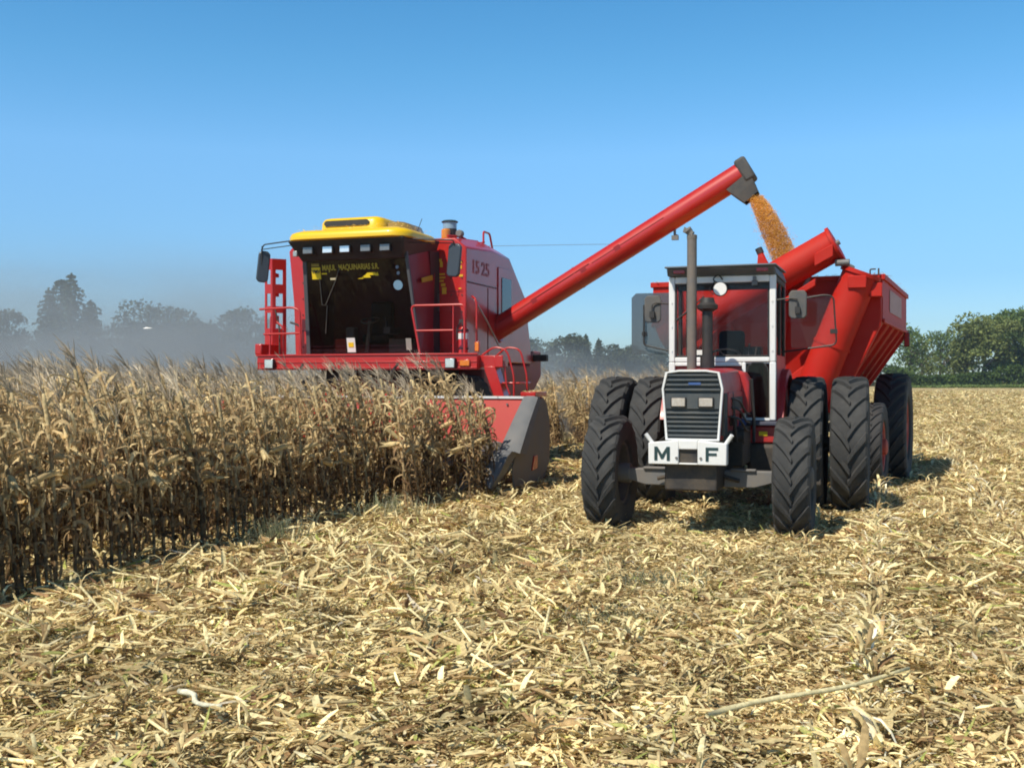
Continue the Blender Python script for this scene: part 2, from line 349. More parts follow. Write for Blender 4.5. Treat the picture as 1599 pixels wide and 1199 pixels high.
# ------------------------------------------------------------------ corn plants
def corn_variant(seed):
    random.seed(seed)
    st = Bag(); lf = Bag(); ea = Bag(); ta = Bag()
    h = U(1.38, 1.72); lean = Vector((U(-.34, -.05), U(-.06, .06), 0))
    def pos(z): q = z / h; return Vector((lean.x * q ** 2.2 * 1.3, lean.y * q ** 2, z))
    sc = mixc(CT, CP, U(0, .9)) if random.random() < .65 else mixc(CB, CT, .5)
    zs = np.linspace(0, h, 11); r0 = U(.011, .014)
    st.cyl([pos(z) for z in zs], [r0 * (1 - .62 * z / h) for z in zs], sc, 6)
    nl = random.randint(26, 32); ph = U(0, 6.28)
    for i in range(nl):
        z = .10 + (h - .16) * (i + U(-.2, .2)) / nl; ph += math.pi + U(-.7, .7)
        L = U(.15, .46) * (1.0 if z > .35 else .8); wmax = U(.012, .030) if random.random() < .7 else U(.006, .012)
        wind = Vector((-.35, .05, 0)) * (z / h) ** 1.5
        d = Vector((math.cos(ph), math.sin(ph), 0)); p = pos(max(z, .04)); n = 8
        el = U(.7, 1.25); dl = U(.42, .75); yaw = U(-.15, .15)
        pts = [p.copy()]; sds = []; ws = []; tw = 0; twr = U(-1.1, 1.1)
        for k in range(n + 1):
            dirv = (d * math.cos(el) + Vector((0, 0, 1)) * math.sin(el) + wind * (k / n)).normalized()
            sdv = dirv.cross(Vector((0, 0, 1)));
            sdv = sdv.normalized() if sdv.length > .05 else Vector((-d.y, d.x, 0))
            nv = sdv.cross(dirv); tw += twr * U(.2, 1.3)
            sds.append((sdv * math.cos(tw) + nv * math.sin(tw)))
            q = k / n; ws.append(wmax * (min(1, .45 + q * 3)) * (1 - q) ** .55 * U(.5, 1.2) + .0015)
            if k < n: pts.append(pts[-1] + dirv * L / n)
            el -= dl * (.6 + .9 * q) * U(.1, 1.9); el = max(el, -1.5); yaw += U(-.8, .8)
            d = Vector((math.cos(ph + yaw), math.sin(ph + yaw), 0))
        for q_ in pts:
            if q_.z < .02: q_.z = .02
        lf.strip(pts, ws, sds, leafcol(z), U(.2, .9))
        # sheath hugging the stalk
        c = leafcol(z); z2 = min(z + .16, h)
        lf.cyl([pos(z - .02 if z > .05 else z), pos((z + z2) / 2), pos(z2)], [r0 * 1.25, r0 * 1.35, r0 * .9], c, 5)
    # ear in its husk
    for e in range(1 if random.random() < .75 else 2):
        z = U(.72, 1.0); a = U(0, 6.28); d = Vector((math.cos(a), math.sin(a), 0)); b = pos(z) + d * .015
        dn = U(-1.2, .9); ax = (d * .55 + Vector((0, 0, 1)) * dn).normalized(); L = U(.19, .25)
        c = mixc(CP, (.60, .38, .13), U(0, .8)); pr = [(0, .010), (.12, .022), (.35, .031), (.6, .030), (.82, .02), (1, .006)]
        ea.cyl([b + ax * L * q for q, r in pr], [r for q, r in pr], c, 8)
        for k in range(4):
            a2 = U(0, 6.28); sdv = ax.orthogonal().normalized(); sdv = Matrix.Rotation(a2, 3, ax) @ sdv; o = ax.cross(sdv)
            pts = [b + o * .022 + ax * L * .1, b + o * .034 + ax * L * .45, b + o * .04 + ax * L * .85, b + o * U(.04, .09) + ax * L * U(1.05, 1.3)]
            ea.strip(pts, [.014, .02, .014, .003], [sdv] * 4, mixc(c, CREAM, U(0, .7)), .3)
    # tassel
    top = pos(h); tl = (lean * 1.2 + Vector((-.38 + U(-.15, .2), U(-.1, .1), 1))).normalized(); tc_ = mixc((.42, .35, .26), (.76, .66, .50), U(0, 1))
    for k in range(random.randint(8, 12)):
        a = U(0, 6.28); dv = (tl + Vector((math.cos(a), math.sin(a), U(-.2, .3))) * (U(.25, .75) if k else 0)).normalized(); L = U(.12, .24) if k else .28
        q0 = top + tl * U(0, .08); pts = [q0]; sds = []
        for j in range(4):
            dv = (dv + Vector((-.05 + U(-.06, .06), U(-.06, .06), -.05 * j * (1 if k else .3)))).normalized(); pts.append(pts[-1] + dv * L / 4)
        s0 = Vector((U(-1, 1), U(-1, 1), .2)).normalized()
        ta.strip(pts, [.003, .004, .004, .0035, .0015], [s0] * 5, tc_, .4, False)
        ta.strip(pts, [.003, .004, .004, .0035, .0015], [s0.cross(dv).normalized()] * 5, tc_, .4, False)
    return (st.mesh('stalk', STALK), lf.mesh('foliage', LEAF), ea.mesh('ear', LEAF), ta.mesh('tassel', LEAF))

VAR = [corn_variant(100 + i) for i in range(12)]
PLABEL = 'dry brown corn plant with hanging leaves in the front rows of the standing corn'
def bearing_u(x, y): return 799.5 + 1700 * x / y
def corn_sites():
    out = []
    random.seed(5)
    for k in range(-2, 60):
        s0 = 2.25 - .7 * k if k >= 0 else (2.85 if k == -1 else 3.28)
        t = -16.0 if k >= 0 else (-4.6 if k == -1 else -3.5)
        while t < 62:
            far = t > 6
            t += U(.10, .165) if not far else U(.3, .5)
            s = s0 + U(-.06, .06)
            if s > -4.0 and t > -1.9 + U(-.3, .3): break
            x, y = loc2w(s, t)
            if y < 5.0 or x < -y * .53 - 1.2: continue
            out.append((x, y))
    return out
SITES = corn_sites()
SITES.sort(key=lambda p: p[1] + max(0, (2.25 - w2loc(*p)[0])) * 2.2)
vis = [p for p in SITES if -30 < bearing_u(*p) < 900]
front = vis[:290]; fs = set(front); rest = [p for p in SITES if p not in fs]

protos = []
for i, (x, y) in enumerate(front):
    st, lf, ea, ta = VAR[i % 12]
    e = empty('corn_plant', (x, y, float(ground_z(x, y)) - .01), U(-.5, .5), None, PLABEL, 'corn plant', 'dry corn plants in the front rows')
    k = U(.93, 1.08); e.scale = (k, k, k * U(.95, 1.04)); e.rotation_euler = (U(-.04, .04), U(-.09, .03), U(-.5, .5))
    ch = []
    for me, nm in ((st, 'stalk'), (lf, 'foliage'), (ea, 'ear'), (ta, 'tassel')):
        c = bpy.data.objects.new(nm, me); COL.objects.link(c); c.parent = e; ch.append(c)
    if i < 12: protos.append(ch)

# ------------------------------------------------------------------ scatter (one object of stuff)
def joined(meshes, name):
    bm = bmesh.new(); mats = []
    vs = []; fs = []; cols = []; mi = []
    for me in meshes:
        n0 = len(vs); vs += [v.co[:] for v in me.vertices]
        m = me.materials[0]
        if m not in mats: mats.append(m)
        a = me.color_attributes['tint']
        for p in me.polygons:
            fs.append(tuple(n0 + i for i in p.vertices)); cols.append(tuple(a.data[p.loop_start].color)[:3]); mi.append(mats.index(m))
    b = Bag(); b.v = vs; b.f = fs; b.c = cols
    me = b.mesh(name, mats[0])
    for m in mats[1:]: me.materials.append(m)
    me.polygons.foreach_set('material_index', mi); bm.free(); return me

def scatter(name, pts, rots, scls, idx, variants, kind='stuff', label=None, cat=None):
    """points mesh -> geometry nodes instances of the variants (plain mesh data)"""
    me = bpy.data.meshes.new(name); me.from_pydata([tuple(p) for p in pts], [], [])
    for nm, ty, arr in (('rot', 'FLOAT_VECTOR', rots), ('scl', 'FLOAT', scls), ('idx', 'INT', idx)):
        a = me.attributes.new(nm, ty, 'POINT'); a.data.foreach_set('vector' if ty == 'FLOAT_VECTOR' else 'value', np.array(arr).ravel())
    o = bpy.data.objects.new(name, me); COL.objects.link(o)
    ng = bpy.data.node_groups.new(name, 'GeometryNodeTree')
    ng.interface.new_socket('Geometry', in_out='INPUT', socket_type='NodeSocketGeometry'); ng.interface.new_socket('Geometry', in_out='OUTPUT', socket_type='NodeSocketGeometry')
    n = ng.nodes; l = ng.links; gi = n.new('NodeGroupInput'); go = n.new('NodeGroupOutput')
    jn = n.new('GeometryNodeJoinGeometry')
    src = []
    for i, vm in enumerate(variants):
        so = bpy.data.objects.new(name + '_source', vm)     # data only, never linked to the scene
        src.append(so)
    for so in reversed(src):
        oi = n.new('GeometryNodeObjectInfo'); oi.inputs['Object'].default_value = so; oi.inputs['As Instance'].default_value = True
        l.new(oi.outputs['Geometry'], jn.inputs[0])
    ip = n.new('GeometryNodeInstanceOnPoints'); ip.inputs['Pick Instance'].default_value = True
    def at(nm, ty):
        a = n.new('GeometryNodeInputNamedAttribute'); a.data_type = ty; a.inputs['Name'].default_value = nm; return a.outputs['Attribute']
    l.new(gi.outputs[0], ip.inputs['Points']); l.new(jn.outputs[0], ip.inputs['Instance'])
    l.new(at('idx', 'INT'), ip.inputs['Instance Index']); l.new(at('rot', 'FLOAT_VECTOR'), ip.inputs['Rotation']); l.new(at('scl', 'FLOAT'), ip.inputs['Scale'])
    l.new(ip.outputs[0], go.inputs[0])
    md = o.modifiers.new('scatter', 'NODES'); md.node_group = ng
    return tag(o, label, cat, None, kind)

VJ = [joined(v, 'corn_plant_mesh') for v in VAR]
def plant_scatter(name, sites, label, hs=1.0):
    n = len(sites); xs = np.array([p[0] for p in sites]); ys = np.array([p[1] for p in sites]); zs = ground_z(xs, ys) - .01
    rots = np.stack([rng.uniform(-.05, .05, n), rng.uniform(-.10, .04, n), rng.uniform(-.7, .7, n)], 1)
    sc = rng.uniform(.9, 1.1, n) * hs
    scatter(name, np.stack([xs, ys, zs], 1), rots, sc, rng.integers(0, 12, n), VJ, 'stuff', label, 'corn')
plant_scatter('standing_corn', rest, 'mass of standing dry corn behind the front rows, running up to the harvester')
# second block of standing corn, beyond the harvester
blk = []
random.seed(9)
for k in range(0, 45):
    for j in range(0, 180):
        x = -8 + k * .7 + U(-.1, .1); y = 24.5 + j * .22 + U(-.1, .1)
        if y > 32: x += 0
        s, t = w2loc(x, y)
        xr = 5.2 + (y - 24) * .33
        if x > xr or y > 64: continue
        if s < 2.6 and t < 7.5: continue
        if y > 34 and random.random() < .45: continue
        if s < -3: continue
        blk.append((x, y))
plant_scatter('far_standing_corn', blk, 'hazy block of standing corn between the harvester and the tractor', 1.0)

# ------------------------------------------------------------------ crop residue
def rescol():
    t = random.random()
    if t < .34: return mixc(PALE, CREAM, U(0, 1))
    if t < .68: return mixc(TAN, PALE, U(0, 1))
    if t < .87: return mixc(BRN, TAN, U(0, 1))
    if t < .92: return mixc(DKB, BRN, U(0, 1))
    if t < .965: return mixc(GRYL, CREAM, U(0, .6))
    return mixc(GRN, PALE, U(.0, .6))
def residue_variant(seed, kind=0, style=0):
    random.seed(seed); b = Bag()
    npc = (50, 40, 64)[style]
    for i in range(npc):
        a = U(0, 6.28); r = U(0, 1) ** .5 * .24; p = Vector((r * math.cos(a), r * math.sin(a), U(.0, .05)))
        tt = random.random()
        if tt < .55: L = U(.03, .09); w = U(.002, .007)
        elif tt < .92: L = U(.05, .14); w = U(.005, .013)
        else: L = U(.10, .20); w = U(.008, .018)
        if style == 1 and random.random() < .35: L = U(.12, .30); w = U(.008, .024)
        if style == 2: L *= .8; w *= .8
        d = Vector((U(-1, 1), U(-1, 1), U(-.12, .12) if (style == 2 or L > .13) else U(-.25, .28) if random.random() < .90 else U(.2, .8) * (.4 if L > .13 else 1))).normalized()
        sdv = d.cross(Vector((U(-.5, .5), U(-.5, .5), 1))).normalized(); curl = Vector((U(-1, 1), U(-1, 1), U(-1.2, .5))) * U(.2, 1.0)
        n = 4 if L < .1 else 5; pts = [p]; sds = [sdv]; ws = [w * .55]; tw = U(-.5, .5)
        for k in range(1, n + 1):
            d = (d + curl / n).normalized(); pts.append(pts[-1] + d * L / n); q = k / n
            sdv = (sdv + d.cross(sdv) * tw / n * 2).normalized(); sds.append(sdv); ws.append(w * (1 if q < .5 else (1.08 - q) * 1.6) + .001)
        zmin = min(q.z for q in pts)
        if zmin < -.02:
            for q in pts: q.z -= zmin + .02
        b.strip(pts, ws, sds, rescol(), U(.1, .9))
    for i in range(random.choice([1, 2, 3]) if style == 1 else random.choice([0, 0, 1])):      # stalk bits
        a = U(0, 6.28); p = Vector((U(-.15, .15), U(-.15, .15), U(.02, .06))); d = Vector((math.cos(a), math.sin(a), U(-.1, .35))).normalized(); L = U(.08, .34); r = U(.005, .011)
        b.cyl([p, p + d * L * .5, p + d * L], [r, r * .95, r * .9], mixc(TAN, CREAM, U(.2, 1)), 6)
    if kind == 2:   # tuft of pale shredded husk on the old row
        for k in range(26):
            a = U(0, 6.28); e = Vector((math.cos(a), math.sin(a), 0)); q = Vector((U(-.10, .10), U(-.16, .16), U(0, .03))); L = U(.05, .16); w = U(.003, .011)
            dd = (e * U(.2, 1.2) + Vector((0, 0, U(.1, 1)))).normalized(); pts = [q, q + dd * L * .5, q + dd * L * .8 + e * .02, q + dd * L + e * .05 - Vector((0, 0, .02))]
            b.strip(pts, [w * .7, w, w * .8, .001], [Vector((-e.y, e.x, U(-.4, .4)))] * 4, mixc(CREAM, (.86, .82, .66), U(0, 1)), .5)
    if kind:   # a standing stub with shredded leaf
        p = Vector((U(-.05, .05), U(-.05, .05), -.02)); d = Vector((U(-.3, .3), U(-.3, .3), 1)).normalized(); L = U(.10, .24); c = mixc(BRN, PALE, U(.2, .9))
        b.cyl([p, p + d * L * .5, p + d * L], [.013, .012, .011], c, 7)
        for k in range(5):
            a = U(0, 6.28); e = Vector((math.cos(a), math.sin(a), 0)); q = p + d * U(.02, L)
            dd = (e * .5 + Vector((0, 0, 1))).normalized(); pts = [q, q + dd * .06, q + dd * .10 + e * .04, q + dd * .11 + e * .11 - Vector((0, 0, U(0, .05)))]
            b.strip(pts, [.012, .015, .012, .003], [Vector((-e.y, e.x, 0))] * 4, rescol(), .4)
    return b.mesh('residue', RESID)
RV = [residue_variant(300 + i, 0, (0, 0, 1, 0, 0, 1, 0, 2, 2, 2, 2, 2, 2, 1)[i]) for i in range(14)] + [residue_variant(400 + i, 1) for i in range(8)] + [residue_variant(500 + i, 2) for i in range(5)]
def l2w(o, yaw, s, t): a_ = R(yaw); return (o[0] + s * math.cos(a_) + t * math.sin(a_), o[1] - s * math.sin(a_) + t * math.cos(a_))
WHEELSPOTS = [l2w((2.09, 12.08), 19, s_, t_) for s_ in (-1.02, 1.02) for t_ in (0,)] + [l2w((2.09, 12.08), 19, s_, 2.45) for s_ in (-1.52, -1.0, 1.0, 1.52)] + [l2w((3.9, 16.92), 24.3, 1.62, .4), l2w((3.9, 16.92), 24.3, 1.74, 2.12)]
def residue():
    P = []; Rr = []; S = []; I = []
    def zone(y0, y1, dens, s0, s1, wmul=.60):
        area = wmul * (y1 * y1 - y0 * y0) + 3.6 * (y1 - y0); n = int(area * dens)
        y = np.sqrt(rng.uniform(y0 * y0, y1 * y1, n)); x = (rng.uniform(-1, 1, n)) * (y * wmul + 1.8)
        s, t = w2loc(x, y)
        keep = ~((s < 1.9) & (t < -1.5)) & ~((s < 1.7) & (s > -30) & (t >= -1.5) & (y < 60) & (x < 0))
        x = x[keep]; y = y[keep]; n = len(x)
        P.append(np.stack([x, y, ground_z(x, y) + rng.uniform(-.01, .035, n)], 1))
        Rr.append(np.stack([rng.uniform(-.25, .25, n), rng.uniform(-.25, .25, n), rng.uniform(0, 6.28, n)], 1))
        S.append(rng.uniform(s0, s1, n)); s = w2loc(x, y)[0]; m_ = vnoise(x * .5 + 30, y * .35 + 30, 12) + np.clip((s - 4.2) * .35, -.35, .45)
        I.append(np.where(m_ + rng.uniform(-.25, .25, n) > .62, rng.integers(6, 14, n), rng.integers(0, 7, n)))
    zone(3.6, 7, 85, .55, 1.15); zone(7, 12, 70, .6, 1.15); zone(12, 20, 34, .7, 1.3); zone(20, 34, 14, .9, 1.6); zone(34, 70, 4.0, 1.2, 2.2); zone(70, 150, .8, 2.0, 3.4)
    for (wx, wy) in WHEELSPOTS:
        n = 46; a = rng.uniform(0, 6.28, n); r_ = rng.uniform(.12, .5, n); x = wx + r_ * np.cos(a) * .8; y = wy - .12 + r_ * np.sin(a) * 1.0
        P.append(np.stack([x, y, ground_z(x, y) + .01], 1)); Rr.append(np.stack([rng.uniform(-.5, .5, n), rng.uniform(-.5, .5, n), rng.uniform(0, 6.28, n)], 1)); S.append(rng.uniform(.5, .85, n)); I.append(rng.integers(0, 14, n))
    # rows of stubs
    for k in range(-6, 22):
        s = 2.95 + .7 * k
        t = np.arange(-16, 12, .21); t = t + rng.uniform(-.08, .08, len(t)); ss = s + rng.uniform(-.05, .05, len(t))
        x, y = loc2w(ss, t); kp = (y > 3.6) & (np.abs(x) < y * .52 + 1) & (rng.random(len(x)) < .72) & ~((ss < 2.3) & (t < 0)) & ~((ss < 3.4) & (t > -2.9))
        if k < 0: kp &= (t > 8)
        x = x[kp]; y = y[kp]; n = len(x)
        if not n: continue
        P.append(np.stack([x, y, ground_z(x, y)], 1)); Rr.append(np.stack([rng.uniform(-.2, .2, n), rng.uniform(-.2, .2, n), rng.uniform(0, 6.28, n)], 1))
        S.append(rng.uniform(.55, .9, n) * (1.5 if k in (8, 10) else 1)); I.append(np.where(rng.random(n) < (.75 if k in (8, 10) else .06), rng.integers(22, 27, n), rng.integers(14, 22, n)))
    scatter('crop_residue', np.concatenate(P), np.concatenate(Rr), np.concatenate(S), np.concatenate(I), RV, 'stuff',
            'shredded corn leaves, husks and stubble covering the harvested ground', 'crop residue')
    # leaf litter at the foot of the standing corn
    pts = []
    for (x, y) in SITES[:1500]:
        for _ in range(2): pts.append((x + U(-.3, .3), y + U(-.15, .15)))
    xs = np.array([p[0] for p in pts]); ys = np.array([p[1] for p in pts]); n = len(xs)
    scatter('leaf_litter', np.stack([xs, ys, ground_z(xs, ys)], 1), np.stack([rng.uniform(-.3, .3, n), rng.uniform(-.3, .3, n), rng.uniform(0, 6.28, n)], 1), rng.uniform(.6, 1.0, n), rng.integers(0, 22, n), RV,
            'stuff', 'fallen dry leaves around the feet of the standing corn', 'leaf litter')
residue()

def chaff(parent_o, boxes, n, seed):
    r = random.Random(seed); b = Bag()
    for i in range(n):
        x0, x1, y0, y1, z = r.choice(boxes); p = Vector((r.uniform(x0, x1), r.uniform(y0, y1), z + .004)); a = r.uniform(0, 6.28); d = Vector((math.cos(a), math.sin(a), r.uniform(0, .3))); L = r.uniform(.02, .10); w = r.uniform(.003, .010)
        b.strip([p, p + d * L * .5 + Vector((0, 0, r.uniform(0, .01))), p + d * L], [w * .6, w, w * .3], [Vector((-d.y, d.x, r.uniform(-.3, .3)))] * 3, rescol(), .4, False)
    o = bpy.data.objects.new('chaff', b.mesh('chaff', RESID)); COL.objects.link(o); o.location = parent_o.location; o.rotation_euler = parent_o.rotation_euler
    tag(o, 'bits of chaff and leaf lying on the ' + ('harvester platform and header' if seed == 1 else 'grain cart and its edges'), 'chaff', None, 'stuff')
def lying_stalk(x, y, ang, L, r, lab, col=CREAM, z=.06, tilt=.02):
    b = Bag(); d = Vector((math.cos(ang), math.sin(ang), tilt)); z0 = float(ground_z(x, y)) + z; n = 9
    pts = [Vector((x, y, z0)) + d * L * (k / n - .5) + Vector((-d.y, d.x, 0)) * .03 * math.sin(k * .8) for k in range(n + 1)]
    b.cyl(pts, [r * (1.15 if k % 2 else .92) * (1 - .35 * k / n) for k in range(n + 1)], col, 8)
    e = empty('broken_corn_stalk', (0, 0, 0), 0, None, lab, 'corn stalk')
    o = bpy.data.objects.new('stalk', b.mesh('stalk', STALK)); COL.objects.link(o); o.parent = e
    h = Bag(); q = pts[-2]
    for k in range(4):
        a = U(0, 6.28); e2 = Vector((math.cos(a), math.sin(a), .3)); h.strip([q, q + e2 * .05, q + e2 * .1 + d * .04, q + e2 * .12 + d * .1], [.008, .014, .012, .002], [Vector((-e2.y, e2.x, 0))] * 4, rescol(), .4)
    o = bpy.data.objects.new('husk', h.mesh('husk', RESID)); COL.objects.link(o); o.parent = e
random.seed(77)
lying_stalk(1.55, 5.55, .50, 1.40, .015, 'long pale broken corn stalk lying alone on the stubble at the bottom right', CREAM, .125, .03)
lying_stalk(-1.55, 5.35, -.85, .42, .015, 'short whitish broken stalk lying among husks at the bottom left', (.74, .70, .52), .12, .03)
lying_stalk(-2.62, 5.75, -.62, .6, .012, 'tan broken stalk lying at the left edge of the picture', TAN, .11, .02)
lying_stalk(1.75, 6.6, -.75, .38, .013, 'brownish stalk piece in front of the tractor on flattened residue', mixc(BRN, TAN, .7), .11, .04)
lying_stalk(3.62, 9.6, .55, .75, .012, 'thin yellow stalk leaning beside the right front tyre', mixc(PALE, GRN, .2), .10, .25)

def weed(x, y, rad, h, lab, col=(.17, .20, .10), n=170):
    b = Bag(); z0 = float(ground_z(x, y))
    for i in range(n):
        a = U(0, 6.28); r = U(0, 1) * rad; p = Vector((x + r * math.cos(a) * 1.4, y + r * math.sin(a), z0)); d = Vector((U(-.5, .5), U(-.5, .5), 1)).normalized(); L = h * U(.4, 1.1)
        pts = [p, p + d * L * .5, p + d * L * .85 + Vector((U(-.05, .05), U(-.05, .05), 0)), p + d * L + Vector((U(-.1, .1), U(-.1, .1), -.02))]
        b.strip(pts, [.003, .004, .003, .001], [Vector((U(-1, 1), U(-1, 1), 0)).normalized()] * 4, mixc(col, GRYL, U(0, .6)), .3, False)
    o = bpy.data.objects.new('grass_tuft', b.mesh('grass_tuft', RESID)); COL.objects.link(o); tag(o, lab, 'grass', 'weed tufts in the stubble')
weed(-2.45, 11.1, .32, .36, 'grey green grass tuft at the foot of the standing corn, nearest to the camera')
weed(-1.45, 13.3, .4, .34, 'greyish dry weed tuft at the foot of the corn, halfway to the header')
weed(1.25, 8.9, .28, .20, 'low green weed patch in the stubble in front of the left tyre of the tractor')
weed(0.25, 9.8, .38, .15, 'green weed patch in the stubble between the corn and the tractor')
weed(0.75, 7.6, .35, .14, 'dull green weed patch in the near stubble at the centre of the picture')

# ------------------------------------------------------------------ wheels
def wheel(parent, name, c, Rr, W, rim_r, rubber, rimm, lugs=22, side=1, lugh=.045, deep=.5):
    w = empty(name, c, 0, parent); hh = Rr - rim_r
    t = MB(); b = Rr - lugh
    prof = [(-.36 * W, rim_r), (-.46 * W, rim_r + .10 * hh), (-.515 * W, rim_r + .45 * hh), (-.50 * W, b - .12 * hh), (-.44 * W, b - .035 * hh), (-.25 * W, b - .004), (0, b),
            (.25 * W, b - .004), (.44 * W, b - .035 * hh), (.50 * W, b - .12 * hh), (.515 * W, rim_r + .45 * hh), (.46 * W, rim_r + .10 * hh), (.36 * W, rim_r)]
    t.lathe(prof, n=56, closed=True)
    pitch = 2 * math.pi / lugs
    for k in range(lugs):
        for sd_ in (-1, 1):
            a0 = k * pitch + (pitch / 2 if sd_ > 0 else 0); rows = []
            for q, rb, rt in ((0, b - .01, Rr), (.4, b - .01, Rr - .002), (.8, b - .02, Rr - .012), (.97, b - .03 * hh - .02, Rr - .03), (1.06, b - .16 * hh - .01, b - .10 * hh + .012)):
                x = sd_ * (-.03 * W + min(q, 1.06) * .50 * W); wd = (.050 + .022 * q) * Rr / .85 * (1 if q < 1.05 else .8); ph = a0 + min(q, 1.0) ** .85 * .62 * W / Rr * 1.15
                da = wd / Rr; rows.append([(x, rb, ph - da), (x, rt, ph - da * .62), (x, rt, ph + da * .62), (x, rb, ph + da)])
            vs = [(x, -r * math.cos(a), r * math.sin(a)) for row in rows for (x, r, a) in row]; fs = []
            for i in range(len(rows) - 1):
                for j in range(3): fs.append((i * 4 + j, i * 4 + j + 1, i * 4 + 5 + j, i * 4 + 4 + j))
            fs += [(0, 1, 2, 3), tuple(len(vs) - 4 + j for j in (3, 2, 1, 0))]
            t.add(vs, fs)
    zc = -(c[2] + .0 - .012)      # the tyre stands flat on the ground and bulges a little above it
    t.v = [(x * (1 + .05 * max(0, min(1, (zc + .16 - z) / .16))), y, max(z, zc)) for x, y, z in t.v]
    t.build('tyre', rubber, w, smooth=32)
    r = MB(); o = side
    pr = [(-.36 * W, rim_r), (-.40 * W, rim_r + .02), (-.36 * W, rim_r - .02), (-.1 * W, rim_r - .05), (.1 * W, rim_r - .05), (.36 * W, rim_r - .02), (.40 * W, rim_r + .02), (.36 * W, rim_r)]
    r.lathe([(a, q) for a, q in pr], n=40, closed=True)
    d = .12 * W * o
    r.lathe([(d - .012, rim_r - .045), (d + .012, rim_r - .045), (d + .05 * o + .012, rim_r * .55), (d + .05 * o + .012, .05)], n=32)
    r.build('rim', rimm, w, smooth=30)
    h = MB(); h.lathe([(d, .13), (d + .13 * o, .12), (d + .15 * o, .08), (d + .15 * o, .02)], n=20)
    for k in range(8):
        a = k * math.pi / 4; h.lathe([(d, .018), (d + .08 * o, .018)], c=(0, .19 * math.cos(a) * rim_r / .35, .19 * math.sin(a) * rim_r / .35), n=6)
    h.build('hub', rimm, w, smooth=30)
    return w

def lamp(parent, name, x, y, z, w, h, body=BLK, lens=LENS, d=.05, rx=0):
    """small box lamp facing -y"""
    a = MB(); a.box(x - w / 2, x + w / 2, y, y + d, z - h / 2, z + h / 2); o = a.build(name, body, parent, bevel=.008)
    b = MB(); b.box(x - w / 2 + .012, x + w / 2 - .012, y - .008, y + .002, z - h / 2 + .012, z + h / 2 - .012)
    b.build('lens', lens, o, bevel=.004); return o

# ------------------------------------------------------------------ TRACTOR
TO = (2.09, 12.08)
tr = empty('tractor', (TO[0], TO[1], 0), R(-19), None, 'old red tractor with white framed cab, dual rear wheels and M F front weights', 'tractor')
for sx in (-1, 1):
    wheel(tr, 'front_wheel', (sx * 1.02, 0, .64), .66, .38, .34, RUB, RIMG, 18, sx, .04)
    wheel(tr, 'rear_wheel', (sx * 1.00, 2.45, .86), .88, .42, .50, RUB, RIMG, 18, sx, .045)
    wheel(tr, 'rear_wheel', (sx * 1.52, 2.45, .86), .88, .44, .50, RUB, RIMG, 18, sx, .045)
a = MB(); a.lathe([(-1.5, .10), (1.5, .10)], c=(0, 2.45, .86), n=16); a.box(-.45, .45, 2.1, 2.8, .6, 1.15); a.build('rear_axle', DRK, tr, smooth=35)
a = MB(); a.prism([(-.88, .60), (-.60, .52), (.60, .52), (.88, .60), (.88, .70), (.60, .70), (-.60, .70), (-.88, .70)], 'y', -.09, .07)
a.lathe([(-.92, .11), (-.78, .11)], c=(0, 0, .64), n=16); a.lathe([(.78, .11), (.92, .11)], c=(0, 0, .64), n=16)
a.box(-.62, -.3, -.12, -.05, .695, .725); a.box(.35, .62, -.12, -.05, .695, .725)
fa = a.build('front_axle', GRY, tr, bevel=.01)
a = MB(); a.tube([(-.45, -.16, .60), (-.2, -.14, .66)], .022); a.tube([(.45, -.16, .60), (.2, -.14, .66)], .022); a.build('steering_cylinder', DRK, fa, smooth=35)
a = MB(); a.box(-.22, .22, -.45, 2.2, .50, 1.02); a.box(-.28, .28, -.62, .1, .52, .82); a.box(-.3, .3, .5, 1.3, .55, .98)
a.build('chassis', DRK, tr, bevel=.02)
# front weights with the letters
wt = MB(); oc = [(-.44, .80), (.40, .80), (.39, 1.03), (.30, 1.055), (.02, 1.075), (-.30, 1.055), (-.40, 1.03)]
hole = (-.10, .085, .815, .965)
def plate(mb, xs, zb, ztop, y0, y1):
    mb.prism([(xs[0], zb), (xs[1], zb), (xs[1], ztop[1]), (xs[0], ztop[0])], 'y', y0, y1)
plate(wt, (-.43, -.11), .805, (1.03, 1.058), -.74, -.60); plate(wt, (.09, .39), .805, (1.058, 1.03), -.74, -.60)
plate(wt, (-.108, .088), .965, (1.062, 1.062), -.737, -.60); plate(wt, (-.108, .088), .805, (.822, .822), -.737, -.60)
w_ = wt.build('front_weight', WHT, tr, bevel=.012)
a = MB(); a.box(-.107, .087, -.70, -.61, .823, .964); a.build('hitch_pin_pocket', DRK, w_)
a = MB(); a.tube([(-.40, -.66, 1.02), (-.47, -.68, 1.12)], .022); a.tube([(.37, -.66, 1.02), (.44, -.68, 1.12)], .022); a.build('carry_handle', WHT, w_, smooth=35)
def letter(x, z, h, w, polys):
    a = MB()
    for k_, P_ in enumerate(polys): a.prism([(x + p * w, z + q * h) for p, q in P_], 'y', -.746 - .0004 * k_, -.738)
    a.build('letter', LETD, w_)
letter(-.365, .845, .145, .165, [[(0, 0), (.2, 0), (.2, 1), (0, 1)], [(.8, 0), (1, 0), (1, 1), (.8, 1)], [(.2, 1), (.2, .66), (.42, .12), (.58, .12), (.5, .45)], [(.8, 1), (.8, .66), (.58, .12), (.42, .12), (.5, .45)]])
letter(.175, .845, .145, .13, [[(0, 0), (.24, 0), (.24, 1), (0, 1)], [(.24, .8), (1, .8), (1, 1), (.24, 1)], [(.24, .42), (.88, .42), (.88, .60), (.24, .60)]])
a = MB()
for x in (-.13, .125): a.lathe([(-.752, .014), (-.738, .014)], c=(x, 0, .875), axis='y', n=10)
a.build('bolt', GRY, w_, smooth=35)
